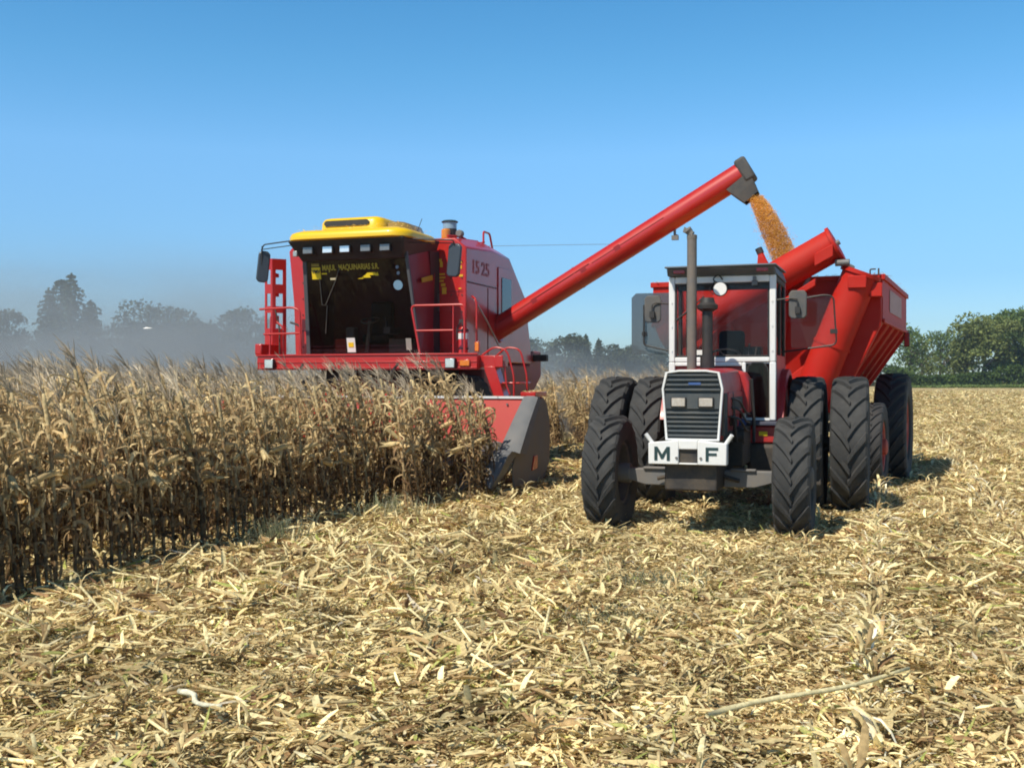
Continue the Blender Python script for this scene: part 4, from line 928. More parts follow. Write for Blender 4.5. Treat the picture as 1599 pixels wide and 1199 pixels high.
# yellow decal fragments on the face
a = MB()
for (x, z, w, h) in ((1.02, 3.80, .09, .05), (1.08, 3.70, .05, .10), (1.03, 3.56, .14, .03), (1.06, 3.50, .12, .03), (1.05, 3.44, .10, .03), (1.10, 3.36, .08, .05), (1.44, 3.76, .06, .05), (1.45, 3.66, .05, .06), (1.45, 3.52, .07, .04), (1.12, 3.22, .08, .12), (1.44, 3.30, .05, .02)):
    a.box(x, x + w, .890, .8985, z, z + h)
a.build('decal', mat('decal_yellow', (.80, .42, .02), .6), body)
# cab
cabm = MB()
def cr(hx0, hx1, y, z): return None
# right and left side walls (red) leaning, roof supports
def quadbox(mb, P, thv):
    P = [Vector(p) for p in P]; t = Vector(thv); mb.hexa([P[0], P[1], P[1] + t, P[0] + t, P[3], P[2], P[2] + t, P[3] + t])
quadbox(cabm, [(1.08, 0.02, 2.12), (1.08, .89, 2.12), (1.06, .89, 4.0), (.96, -.30, 3.85)], (-.03, 0, 0))
quadbox(cabm, [(-1.08, 0.02, 2.12), (-1.08, .89, 2.12), (-1.06, .89, 4.0), (-.96, -.30, 3.85)], (.03, 0, 0))
cabm.box(-1.04, 1.04, .03, .89, 2.10, 2.16); cabm.box(-1.03, 1.03, .87, .885, 2.16, 3.98)
cab = cabm.build('cab', mat('cab_shaded_red', (.22, .008, .012), .5, 0, .1, .1), cb)  # cab red with the shade on its side put into the colour
PGM = mat('pillar_grey', (.08, .08, .085), .6); a = MB()
quadbox(a, [(-1.10, -.015, 2.12), (-1.03, -.015, 2.12), (-.93, -.345, 3.86), (-1.0, -.345, 3.86)], (0, .05, 0)); a.build('pillar', PGM, cab); a = MB()
quadbox(a, [(1.06, -.010, 2.12), (1.10, -.010, 2.12), (.99, -.34, 3.86), (.94, -.34, 3.86)], (0, .05, 0))
a.build('pillar', PGM, cab)
a = MB(); quadbox(a, [(-1.03, 0, 2.14), (1.06, 0, 2.14), (.94, -.33, 3.86), (-.93, -.33, 3.86)], (0, .008, 0)); wsc = a.build('windscreen', GLD, cab)
def wsp(x, z, o=-.006): # point on the windscreen plane
    return (x, -.33 * (z - 2.14) / 1.72 + o, z)
tilt = math.atan2(.33, 1.72)
def sticker(x, z, w, h, m, nm='sticker', o=-.005):
    a = MB(); p = wsp(x, z, o); q = wsp(x, z + h, o); a.hexa([(p[0], p[1] - .003, p[2]), (p[0] + w, p[1] - .003, p[2]), (p[0] + w, p[1], p[2]), (p[0], p[1], p[2]), (q[0], q[1] - .003, q[2]), (q[0] + w, q[1] - .003, q[2]), (q[0] + w, q[1], q[2]), (q[0], q[1], q[2])]); return a.build(nm, m, wsc)
sticker(-.85, 3.44, .17, .20, STKY)
text('VMV', .085, BLK, 'lettering', wsc, wsp(-.845, 3.54, -.012), (R(90) - 0 + tilt, 0, 0), .001, .95, .003)
sticker(-.845, 3.655, .15, .05, mat('dim_gold', (.30, .20, .02), .6))
text('MAJUL  MAQUINARIAS S.R.', .135, LETY, 'lettering', wsc, wsp(-.64, 3.585, -.01), (R(90) + tilt, 0, 0), .001, .68, .003)
sticker(-.66, 3.52, .10, .022, STKY); sticker(-.50, 3.42, .11, .035, mat('cream_sticker', (.6, .5, .3), .6))
a = MB(); 
for (x0, z0, w, h) in ((.17, 3.48, .20, .045), (.10, 3.44, .16, .04), (.02, 3.425, .10, .012), (.36, 3.47, .05, .06)):
    p = wsp(x0, z0, -.006); a.hexa([(p[0], p[1], p[2]), (p[0] + w, p[1], p[2]), (p[0] + w + .02, p[1] + .003, p[2]), (p[0] + .02, p[1] + .003, p[2]), (p[0] + .05, p[1] - h * .19, p[2] + h), (p[0] + w, p[1] - h * .19, p[2] + h), (p[0] + w, p[1] - h * .19 + .003, p[2] + h), (p[0] + .05, p[1] - h * .19 + .003, p[2] + h)])
a.build('gold_emblem', STKY, wsc)
a = MB()
a.lathe([(-.004, .0), (-.004, .085), (.0, .085)], c=(0, 0, 0), axis='y', n=20)
o = a.build('round_sticker', STKB, wsc); o.location = wsp(.78, 3.30, -.008); o.rotation_euler = (tilt, 0, 0)
a = MB(); a.lathe([(-.004, .0), (-.004, .03), (.0, .03)], axis='y', n=14); o = a.build('round_sticker', mat('dim_white_sticker', (.25, .27, .32), .6), wsc); o.location = wsp(.80, 3.50, -.008)
for (x, z, rz) in ((.79, 3.60, .03),):
    a = MB(); a.lathe([(-.004, .0), (-.004, rz), (.0, rz)], axis='y', n=14); o = a.build('round_sticker', mat('dim_white_sticker2', (.2, .22, .28), .6), wsc); o.location = wsp(x, z, -.008)
o = sticker(-.29, 2.17, .16, .25, PAPER); a = MB(); sticker(-.26, 2.26, .10, .08, STKY, 'sticker', -.012)
sticker(.84, 2.20, .10, .20, mat('dull_paper', (.30, .29, .25), .7))
a = MB(); a.tube([wsp(-.62, 3.0, -.03), wsp(-.38, 3.42, -.03), wsp(-.30, 3.62, -.03)], .010, 6); a.tube([wsp(-.70, 3.45, -.02), wsp(-.70, 3.0, -.02), wsp(-.60, 2.98, -.02), wsp(-.68, 2.5, -.02)], .009, 6); a.build('wiper', DRK, wsc, smooth=35)
a = MB(); p = [(.985, .10, 3.40), (1.10, .45, 3.44)]; a.hexa([(1.075, .10, 3.36), (1.083, .10, 3.36), (1.087, .55, 3.44), (1.078, .55, 3.44), (1.065, .10, 3.44), (1.078, .10, 3.44), (1.082, .55, 3.53), (1.07, .55, 3.53)]); a.build('yellow_strip', mat('yellow_tape', (.55, .30, .01), .6), cab)
a = MB(); quadbox(a, [(1.084, .62, 2.12), (1.084, .885, 2.12), (1.066, .885, 3.97), (1.05, .50, 3.95)], (-.004, 0, 0)); a.build('gap_shade', BLK, cab)  # black strip stands in for the shade between cab and body
# cab interior
a = MB(); a.box(-.25, .25, .45, .80, 2.35, 2.5); a.box(-.22, .22, .74, .84, 2.5, 3.1); a.build('seat', SEAT, cab, bevel=.04)
a = MB(); a.tube([(0, .15, 2.16), (0, .28, 2.72)], .04); a.tube([(0 + .17 * math.cos(t), .30 + .15 * math.sin(t), 2.74 + .06 * math.sin(t)) for t in np.linspace(0, 6.283, 21)], .015, 6); a.build('steering_wheel', GRY, cab, smooth=35)
a = MB(); a.box(.25, .38, .3, .7, 2.5, 2.62); a.tube([(.30, .32, 2.6), (.30, .28, 2.8)], .02); a.box(.45, .85, .1, .3, 2.16, 2.4); a.build('console', GRYP, cab, bevel=.02)
a = MB(); a.box(-.45, -.28, .2, .4, 2.16, 2.62); a.build('instrument_column', GRYP, cab, bevel=.03)
a = MB(); a.box(-.72, -.46, .3, .55, 2.16, 2.42); a.build('red_box', mat('box_red', (.5, .05, .03), .6), cab, bevel=.03)
# fascia and lights under the roof
fc = MB(); fc.hexa([(-1.0, -.36, 3.74), (.95, -.36, 3.74), (1.02, .88, 3.95), (-1.02, .88, 3.95), (-1.16, -.60, 4.08), (1.04, -.60, 4.08), (1.13, .80, 4.16), (-1.13, .80, 4.16)]); fas = fc.build('roof_fascia', BLK, cb, bevel=.03)
for x, m in ((-.80, LENS), (-.42, CHROME), (-.09, CHROME), (.30, LENS), (.66, LENS)):
    bright = m is CHROME
    lamp(fas, 'work_light', x + .02, -.55, 3.91, .20, .13, BLK, mat('bright_lens', (.85, .86, .85), .1, .4, 1, .25, 30) if bright else mat('dull_lens', (.20, .20, .20), .3, .3, .5, .3, 30), .08)
a = MB(); a.box(-1.10, -1.02, -.50, -.44, 3.82, 3.92); a.build('side_light', mat('dull_lens2', (.4, .4, .38), .3, .3, .5, .3, 30), fas, bevel=.01)
# yellow roof: rounded slab with an air intake hump
def slab(mb, x0, x1, y0, y1, rad, levels):
    """levels: (z, inset)"""
    base = []
    for cx, cy, a0 in ((x1 - rad, y0 + rad, -90), (x1 - rad, y1 - rad, 0), (x0 + rad, y1 - rad, 90), (x0 + rad, y0 + rad, 180)):
        for k_ in range(5): t = R(a0 + 90 * k_ / 4); base.append((cx, cy, math.cos(t), math.sin(t)))
    n = len(base); vs = []
    for z, ins in levels:
        zf = z if callable(z) else (lambda x, y, zz=z: zz)
        for cx, cy, c_, s_ in base:
            x = cx + (rad - ins) * c_; y = cy + (rad - ins) * s_; vs.append((x, y, zf(x, y)))
    fs = [tuple(range(n - 1, -1, -1)), tuple((len(levels) - 1) * n + i for i in range(n))]
    for l_ in range(len(levels) - 1):
        for i in range(n): fs.append((l_ * n + i, l_ * n + (i + 1) % n, (l_ + 1) * n + (i + 1) % n, (l_ + 1) * n + i))
    mb.add(vs, fs)
rf_ = MB(); slab(rf_, -1.20, 1.12, -.68, .86, .34, [(4.075, .03), (4.09, .0), (4.155, .0), (4.20, .03), (4.23, .10), (4.255, .19), (4.275, .29)])
yroof = rf_.build('cab_roof', YEL, cb, smooth=50)
hm = MB(); slab(hm, -.84, .40, -.10, 1.1, .20, [(4.22, -.16), (4.29, .0), (4.45, .015), (4.51, .06), (4.535, .16)]); hm_ = hm.build('roof_intake', YEL, yroof, smooth=50)
a = MB(); a.prism([(-.70, 4.40), (-.66, 4.37), (.12, 4.37), (.17, 4.40), (.17, 4.44), (.12, 4.47), (-.66, 4.47), (-.70, 4.44)], 'y', -.112, .3); a.build('intake_slot', BLK, hm_)
a = MB(); slab(a, .10, .74, .15, 1.1, .25, [(4.27, -.05), (4.42, .02), (4.46, .12)]); a.build('dark_hatch', mat('amber_smoke', (.30, .19, .05), .3, 0, .4, .1), yroof, smooth=50)
a = MB(); a.tube([(.98, .0, 4.10), (1.10, .05, 4.45)], .006, 5); a.build('antenna', BLK, yroof)
# mirrors
a = MB(); a.tube(bend([(-1.10, -.5, 4.10), (-1.80, -.3, 4.08), (-1.86, -.28, 3.98)], .05), .012, 6); a.tube([(-1.10, -.45, 4.03), (-1.84, -.28, 4.00)], .009, 6); a.tube([(-1.85, -.27, 4.06), (-1.89, -.25, 3.5)], .012, 6); ar = a.build('mirror_arm', BLK, cb, smooth=35)
def mirror(cx, cy, cz, w, h, rz, par):
    a = MB(); e = .05; a.prism([(-w + e, -h), (w - e, -h), (w, -h + e), (w, h - e), (w - e, h), (-w + e, h), (-w, h - e), (-w, -h + e)], 'y', -.03, .03)
    o = a.build('mirror', mat('mirror_shell', (.045, .055, .07), .45, 0, .1, .1), par, bevel=.02); o.location = (cx, cy, cz); o.rotation_euler = (0, R(6), rz); return o
mirror(-1.86, -.22, 3.70, .105, .28, R(40), ar)
a = MB(); a.tube(bend([(1.02, -.40, 4.06), (1.80, -.25, 4.02), (1.82, -.2, 3.9)], .05), .012, 6); a.tube([(1.02, -.35, 4.0), (1.80, -.22, 3.97)], .009, 6); ar2 = a.build('mirror_arm', BLK, cb, smooth=35)
mirror(1.79, -.18, 3.69, .13, .28, R(-15), ar2)
# platform, rails, lamps
pf = MB(); pf.box(-1.84, 2.30, -.45, .0, 1.86, 2.10); pf.box(-2.0, 2.24, .001, .88, 2.02, 2.098); pf.box(-1.86, 2.31, -.47, -.40, 2.10, 2.13); pf.box(-1.84, 2.30, -.462, -.452, 1.88, 1.90); pf.box(-1.84, 2.30, -.462, -.452, 1.98, 2.0)
plat = pf.build('platform', RED, cb, bevel=.015)
a = MB(); a.tube(bend([(1.26, -.40, 2.12), (1.10, -.40, 2.93), (2.06, -.40, 2.93), (2.06, -.40, 2.13)], .08), .020, 8); a.tube([(1.19, -.40, 2.51), (1.86, -.40, 2.51)], .017, 8); a.tube([(1.86, -.40, 2.13), (1.86, -.40, 2.93)], .014, 8); a.build('hand_rail', RED, plat, smooth=35)
a = MB(); a.tube(bend([(-1.82, -.40, 2.93), (-1.16, -.40, 2.95), (-1.02, -.40, 2.9), (-1.00, -.40, 2.12)], .1), .020, 8); a.tube([(-1.74, -.40, 2.49), (-1.02, -.40, 2.50)], .017, 8); a.tube([(-1.62, -.40, 2.13), (-1.62, -.36, 2.80)], .014, 8); a.build('hand_rail', RED, plat, smooth=35)
a = MB(); a.tube(bend([(-1.30, .1, 2.12), (-1.30, .1, 2.66), (-1.50, .1, 2.72)], .08), .018, 8); a.tube(bend([(-1.75, .0, 2.95), (-1.66, .0, 2.6), (-1.66, .0, 2.12)], .1), .014, 8); a.build('grab_rail', DRK, plat, smooth=35)
a = MB(); a.tube(bend([(-1.52, -.1, 2.12), (-1.52, -.1, 2.62), (-1.66, -.1, 2.72)], .08), .018, 8); a.build('grab_rail', RED, plat, smooth=35)
a = MB(); a.box(-1.90, -1.76, -.44, .2, 2.13, 2.32); a.build('tool_box', RED, plat, bevel=.02)
# raised perforated ladder on the left
lp = MB()
x0, x1, x2 = -2.04, -1.87, -1.70
for (xa, xb, ya, yb) in ((x0, x1, .12, .10), (x1, x2, .10, .30)):
    dx = Vector((xb - xa, yb - ya, 0)); 
    def pan(u0, u1, z0, z1):
        A_ = Vector((xa, ya, 0)) + dx * u0; B_ = Vector((xa, ya, 0)) + dx * u1; nrm = Vector((dx.y, -dx.x, 0)).normalized() * .02
        lp.hexa([(A_.x, A_.y, z0), (B_.x, B_.y, z0), (B_.x - nrm.x, B_.y - nrm.y, z0), (A_.x - nrm.x, A_.y - nrm.y, z0), (A_.x, A_.y, z1), (B_.x, B_.y, z1), (B_.x - nrm.x, B_.y - nrm.y, z1), (A_.x - nrm.x, A_.y - nrm.y, z1)])
    pan(0, .25, 2.12, 3.88); pan(.75, 1, 2.12, 3.88)
    for z0, z1 in ((2.12, 2.62), (2.90, 3.02), (3.25, 3.42), (3.68, 3.88)): pan(.2501, .7499, z0, z1)
lp.build('access_ladder', RED, plat)
a = MB(); a.box(x1 - .02, x1 + .03, .14, .28, 3.2, 3.3); a.box(x1 - .02, x1 + .03, .14, .28, 3.55, 3.62); a.box(x1 - .02, x1 + .03, .14, .28, 2.7, 2.85); a.build('ladder_stay', RED, plat)
# fire extinguisher
fe = empty('fire_extinguisher', (1.93, -.12, 2.10), 0, None); fe.parent = cb
a = MB(); a.lathe([(0, .06), (.02, .085), (.42, .085), (.48, .05), (.50, .03)], axis='z', n=20); a.build('cylinder', RED, fe, smooth=40)
a = MB(); a.lathe([(.27, .0865), (.37, .0865)], axis='z', n=20); a.build('paper_label', PAPER, fe, smooth=40)
a = MB(); a.lathe([(.50, .03), (.56, .025)], axis='z', n=10); a.box(-.07, .04, -.02, .02, .55, .60); a.tube(bend([(-.05, -.02, .55), (-.11, -.03, .45), (-.10, -.03, .25)], .05), .012, 6); a.build('valve', BLK, fe, smooth=40)
a = MB(); a.lathe([(.40, .09), (.43, .09)], axis='z', n=20); a.lathe([(.10, .09), (.12, .09)], axis='z', n=20); a.build('strap', BLK, fe, smooth=40)
a = MB(); a.lathe([(-.56, .10), (-.54, .11), (-.45, .09)], c=(1.86, 0, 1.975), axis='y', n=4); 
lamp(plat, 'headlight', 1.85, -.53, 1.965, .18, .17, BLK, LENS, .07)
lamp(plat, 'turn_signal', 2.09, -.475, 1.965, .19, .115, REDL, ORG, .02)
lamp(plat, 'turn_signal', 2.20, -.20, 2.24, .09, .17, REDL, ORG, .05)
lamp(plat, 'headlight', -1.56, -.53, 1.965, .18, .17, BLK, LENS, .07)
# right steps down
a = MB(); a.box(2.26, 2.68, -.30, .0, 1.90, 2.09)
a.hexa([(2.60, -.32, 1.25), (2.78, -.32, 1.25), (2.78, -.06, 1.25), (2.60, -.06, 1.25), (2.36, -.32, 1.91), (2.56, -.32, 1.91), (2.56, -.06, 1.91), (2.36, -.06, 1.91)]); a.hexa([(2.56, -.32, 1.895), (2.70, -.32, 1.895), (2.70, -.28, 1.895), (2.56, -.28, 1.895), (2.56, -.32, 2.09), (2.70, -.32, 2.09), (2.70, -.28, 2.09), (2.56, -.28, 2.09)])
for z in (1.35, 1.62): a.box(2.5, 2.95, -.2, .4, z, z + .03)
stp = a.build('steps', RED, cb, bevel=.01)
a = MB(); a.tube(bend([(2.30, -.2, 2.10), (2.52, -.22, 2.24), (2.74, -.22, 2.18), (2.86, -.22, 1.75), (2.86, -.22, 1.40)], .12), .016, 8); a.tube(bend([(2.45, .1, 2.10), (2.62, .1, 2.24), (2.86, .1, 2.2), (2.98, .1, 1.75), (2.98, .1, 1.45), (2.92, .1, 1.42)], .1), .016, 8); a.tube([(2.70, -.25, 2.0), (2.74, -.25, 1.6), (2.80, -.25, 1.45)], .014, 8); a.build('hand_rail', RED, stp, smooth=35)
a = MB(); a.tube([(2.16, -.1, 2.32), (2.16, -.1, 2.95)], .018, 8); a.tube(bend([(2.16, -.1, 2.95), (2.13, -.1, 3.05), (2.0, .1, 3.1)], .05), .018, 8); a.build('hand_rail', RED, plat, smooth=35)
a = MB(); a.tube([(1.66, 1.1, 3.12), (1.72, 1.6, 2.75), (1.80, 2.2, 2.2)], .016, 8); a.build('gas_strut', CHROME, body, smooth=35)
# engine intake, beacon, rear rail, wire
a = MB(); a.lathe([(4.22, .17), (4.26, .13), (4.50, .13)], c=(.92, 1.75, 0), axis='z', n=20); ei = a.build('air_intake', BLK, body, smooth=35)
a = MB(); a.lathe([(4.50, .13), (4.62, .13)], c=(.92, 1.75, 0), axis='z', n=20); a.build('clear_bowl', mat('bowl_blue', (.25, .36, .45), .2, 0, .5), ei, smooth=35)
a = MB(); a.lathe([(4.62, .15), (4.635, .16), (4.66, .12), (4.67, .05)], c=(.92, 1.75, 0), axis='z', n=20); a.build('cap', mat('cap_teal', (.04, .09, .11), .5), ei, smooth=35)
a = MB(); a.lathe([(4.24, .085), (4.46, .085), (4.48, .07)], c=(.90, 1.60, 0), axis='z', n=18); a.build('amber_beacon', mat('beacon_orange', (.70, .24, .02), .35, 0, .4), body, smooth=35)
a = MB(); a.tube([(1.22, 1.5, 4.24), (1.22, 1.5, 4.32)], .02); a.lathe([(1.44, .05), (1.46, .07), (1.54, .07), (1.56, .04)], c=(1.22, 0, 4.37), axis='y', n=14); a.build('rear_work_light', GRY, body, smooth=35)
a = MB(); a.tube(bend([(1.14, 2.95, 4.27), (1.14, 2.95, 4.60), (1.14, 3.3, 4.60), (1.14, 3.62, 4.05)], .06), .022, 8); a.build('roof_rail', RED, body, smooth=35)
a = MB(); a.tube([(1.1, 1.2, 4.30), (1.2, 1.6, 4.33), (1.3, 2.1, 4.22), (1.36, 2.4, 4.32)], .022, 8); a.tube([(1.05, 1.9, 4.33), (1.15, 2.6, 4.36)], .02, 8); a.build('roof_pipe', RED, body, smooth=35)
a = MB(); a.tube([(1.2, 3.1, 4.33), (3.2, 3.6, 4.34), (4.0, 3.9, 4.35)], .004, 4); a.build('whip_antenna', GRY, body)
a = MB()
for x in (-1.7, 1.30, 1.50):
    for z in (2.3, 2.6, 2.9, 3.2, 3.5, 3.8): a.lathe([(.884, .012), (.899, .012)], c=(x, 0, z), axis='y', n=8)
a.build('body_bolts', DRK, body)
a = MB(); a.tube([(1.12, .7, 2.9), (1.18, .6, 2.9), (1.18, .6, 3.2), (1.12, .7, 3.2)], .014, 6); a.build('door_handle', DRK, cab, smooth=35)
# wheels, feeder house, axle
for sx in (-1, 1):
    wheel(cb, 'front_wheel', (sx * 1.45, 1.15, .88), .90, .58, .42, RUB, RIMG, 20, sx, .05)
    wheel(cb, 'rear_wheel', (sx * 1.30, 4.5, .58), .60, .34, .28, RUBB, RIMG, 18, sx, .03)
a = MB(); a.box(-1.2, 1.2, 1.0, 1.3, .7, 1.0); a.box(-1.1, 1.1, 4.4, 4.6, .5, .65); a.box(-1.0, 1.0, .3, 2.1, 1.1, 2.0); a.build('chassis', DRK, cb, bevel=.02)
a = MB(); a.hexa([(-.7, -1.0, .35), (.7, -1.0, .35), (.7, .6, 1.1), (-.7, .6, 1.1), (-.7, -1.0, 1.05), (.7, -1.0, 1.05), (.7, .6, 1.85), (-.7, .6, 1.85)]); a.build('feeder_house', RED, cb, bevel=.02)
# corn header
HX = 3.48
hd_ = MB(); hd_.hexa([(-HX, -.98, .62), (HX, -.98, .62), (HX, -.94, .62), (-HX, -.94, .62), (-HX, -.74, 1.38), (HX, -.74, 1.38), (HX, -.70, 1.38), (-HX, -.70, 1.38)])
hd_.box(-HX, HX, -1.05, -.55, .40, .52); hd_.box(-HX, HX, -.72, -.60, 1.381, 1.42); hdr = hd_.build('corn_header', mat('header_red', (.46, .013, .004), .5, 0, .05, .10, 3, dust=.08), cb, bevel=.01)
a = MB(); a.box(-HX, HX - .02, -.765, -.722, 1.392, 1.428); a.build('white_edge', WHT, hdr)
a = MB(); a.tube([(-HX + .1, -1.25, .62), (HX - .15, -1.25, .62)], .10, 14)
a.build('cross_auger', DRK, hdr, smooth=35)
def snout(x, big=False):
    a = MB(); w = .20 if not big else .15
    prof = [(-2.75, .12, .03, .03), (-2.55, .28, .10, .08), (-2.1, .52, .16, .14), (-1.5, .66, .19, .16), (-1.1, .70, .19, .16)]
    vs = []
    for (y, z, hw, hh) in prof:
        for k_ in range(9):
            t = math.pi * k_ / 8; vs.append((x + hw * math.cos(t), y, z - hh + 2 * hh * math.sin(t) * .6))
        vs.append((x - hw, y, z - hh * 1.6)); vs.append((x + hw, y, z - hh * 1.6))
    m_ = 11; fs = [tuple(range(m_)), tuple(range(len(vs) - 1, len(vs) - m_ - 1, -1))]
    for i in range(len(prof) - 1):
        for j in range(m_): fs.append((i * m_ + j, i * m_ + (j + 1) % m_, (i + 1) * m_ + (j + 1) % m_, (i + 1) * m_ + j))
    a.add(vs, fs); return a.build('row_divider', GRYP, hdr, smooth=50)
for i in range(9): snout(-HX + .75 + i * .70)
for sx in (-1, 1):
    # tall end divider: sloping grey nose running from the tip up to the top corner, end sheet behind it
    a = MB(); xi = sx * (HX - .25); xo = sx * (HX + .02); xm = sx * (HX - .10)
    def sec(y, z, hw, dep, cx): return [(cx - hw, y, z), (cx - hw * .5, y - .03, z + .02), (cx + hw * .5, y - .03, z + .02), (cx + hw, y, z), (cx + hw * .95, y + dep, z - .03), (cx - hw * .95, y + dep, z - .03)]
    secs = [sec(-2.86, .17, .03, .12, xm), sec(-2.70, .36, .11, .25, xm), sec(-2.45, .60, .15, .35, xm), sec(-2.30, .66, .16, .4, xm), sec(-2.12, .62, .17, .35, xm + sx * .05), sec(-1.55, 1.05, .14, .25, xm + sx * .04), sec(-1.02, 1.42, .12, .16, xm + sx * .03)]
    vs = [p for s_ in secs for p in s_]; m_ = 6; fs = [tuple(range(m_)), tuple(range(len(vs) - 1, len(vs) - m_ - 1, -1))]
    for i in range(len(secs) - 1):
        for j in range(m_): fs.append((i * m_ + j, i * m_ + (j + 1) % m_, (i + 1) * m_ + (j + 1) % m_, (i + 1) * m_ + j))
    a.add(vs, fs); ed = a.build('end_divider', GRYP, hdr, smooth=40)
    a = MB(); a.prism([(-2.05, .12), (-.62, .12), (-.32, .35), (-.26, .75), (-.29, 1.0), (-.37, 1.20), (-.48, 1.33), (-.62, 1.40), (-1.0, 1.38), (-1.5, 1.0), (-1.92, .66), (-2.12, .42)], 'x', sx * (HX - .01), sx * (HX + .012))
    a.build('end_sheet', mat('sheet_grey', (.17, .165, .155), .6, 0, 0, .15, 3, dust=.5), ed)
    a = MB(); a.box(sx * (HX - .14) - .10, sx * (HX - .14) + .145, -1.02, -.42, 1.43, 1.50); a.build('end_cap', RED, ed, bevel=.01)
    a = MB(); a.prism([(-1.25, .30), (-.98, .32), (-.98, .52), (-1.15, .52)], 'x', sx * (HX + .013), sx * (HX + .03)); a.build('red_cover', RED, ed, bevel=.004)
a = MB()
for k_ in range(18):
    x = -3.3 + k_ * .39; a.lathe([(-.80, .016), (-.772, .016)], c=(x, 0, 1.30), axis='y', n=8)
a.build('header_bolts', GRY, hdr)
a = MB()
for x in (-2.3, -1.2, 0, 1.2, 2.3): a.hexa([(x - .03, -1.02, .70), (x + .03, -1.02, .70), (x + .03, -.95, .70), (x - .03, -.95, .70), (x - .03, -.81, 1.34), (x + .03, -.81, 1.34), (x + .03, -.75, 1.34), (x - .03, -.75, 1.34)])
a.build('header_ribs', hdr.data.materials[0], hdr)
a = MB(); a.tube(bend([(-.9, -.5, 1.95), (-.9, -.8, 1.7), (-.7, -.9, 1.4)], .2), .025, 8); a.tube(bend([(.9, -.5, 1.95), (.95, -.9, 1.8), (.8, -.9, 1.4)], .2), .022, 8); a.tube(bend([(1.0, -.45, 1.9), (1.1, -.8, 1.6), (1.3, -.85, 1.4)], .2), .018, 8); a.build('hydraulic_hose', BLK, cb, smooth=35)
# unloading auger (part of the harvester), laid out in world space then parented
def w2cb(p):
    s, t = w2loc(p[0], p[1]); return Vector((s, t, p[2]))
A0 = w2cb((-.36, 21.0, 2.62)); A1 = w2cb((4.10, 19.5, 5.36)); ad = (A1 - A0).normalized()
a = MB(); a.tube([A0, A1], .215, 32); a.tube([A0 - ad * .02, A0 + ad * .05], .255, 32); a.tube([A0 + ad * 1.95, A0 + ad * 1.98], .222, 32); ua = a.build('unloading_auger', RED, cb, smooth=35)
a = MB(); sdn = ad.cross(Vector((0, 0, 1))).normalized(); upn = sdn.cross(ad).normalized()
fr_ = -sdn if sdn.y > 0 else sdn
if fr_.y > 0: fr_ = -fr_
for d0, d1, o in ((.25, 1.0, .05), (1.1, 2.3, .07), (2.35, 3.9, .05)):
    c0 = A0 + ad * d0 + fr_ * .205 + upn * o; c1 = A0 + ad * d1 + fr_ * .205 + upn * o; a.tube([c0, c1], .012, 6)
for d0 in (1.05, 2.15, 2.9):
    c = A0 + ad * d0 + fr_ * .22 + upn * .04; a.hexa([c - ad * .06 - upn * .04, c + ad * .06 - upn * .04, c + ad * .06 - upn * .04 - fr_ * .06, c - ad * .06 - upn * .04 - fr_ * .06, c - ad * .06 + upn * .04, c + ad * .06 + upn * .04, c + ad * .06 + upn * .04 - fr_ * .06, c - ad * .06 + upn * .04 - fr_ * .06])
a.build('hydraulic_line', mat('red_hose', (.30, .01, .012), .5), ua, smooth=35)
a = MB(); c = A0 + ad * 3.95 - upn * .20; a.tube([c, c - Vector((0, 0, .10)), c + ad * .06 - Vector((0, 0, .16))], .025, 8); a.box(c.x - .05, c.x + .07, c.y - .06, c.y + .02, c.z - .20, c.z - .12); a.build('spout_light', GRY, ua, smooth=35)
a = MB(); a.tube([A0 - ad * .45 - Vector((0, 0, .35)), A0 - ad * .2 - Vector((0, 0, .12)), A0], [.24, .24, .22], 24); a.build('auger_elbow', mat('elbow_red', (.30, .01, .012), .5), ua, smooth=40)
a = MB()
e1 = A1 + ad * .02
def bx(c, u, v, w, hu, hv, hw): return [c - u * hu - v * hv - w * hw, c + u * hu - v * hv - w * hw, c + u * hu + v * hv - w * hw, c - u * hu + v * hv - w * hw, c - u * hu - v * hv + w * hw, c + u * hu - v * hv + w * hw, c + u * hu + v * hv + w * hw, c - u * hu + v * hv + w * hw]
a.hexa(bx(e1 + ad * .08 + upn * .01, ad, fr_, upn, .11, .225, .225)); sp = a.build('spout_hood', SPOUT, ua, bevel=.05)
a = MB(); sq = w2cb((0, 0, 0)) * 0
# chute: tapering flexible boot hanging forward-down from the end
c1 = A1 - ad * .10 - upn * .12; dnv = (Vector((0, 0, -1)) * 1.0 + ad * .62).normalized(); cv = fr_; uv = dnv.cross(cv).normalized()
def rect(c, hu, hv): return [c - uv * hu - cv * hv, c + uv * hu - cv * hv, c + uv * hu + cv * hv, c - uv * hu + cv * hv]
Rr_ = [rect(c1 - dnv * .02, .25, .215), rect(c1 + dnv * .18, .20, .20), rect(c1 + dnv * .36, .15, .17)]
vs = [p for r_ in Rr_ for p in r_]; fs = [(3, 2, 1, 0)]
for i in range(2):
    for j in range(4): fs.append((i * 4 + j, i * 4 + (j + 1) % 4, (i + 1) * 4 + (j + 1) % 4, (i + 1) * 4 + j))
a.add(vs, fs); spt = a.build('spout_chute', SPOUT, ua)
sm = spt.modifiers.new('thick', 'SOLIDIFY'); sm.thickness = .012
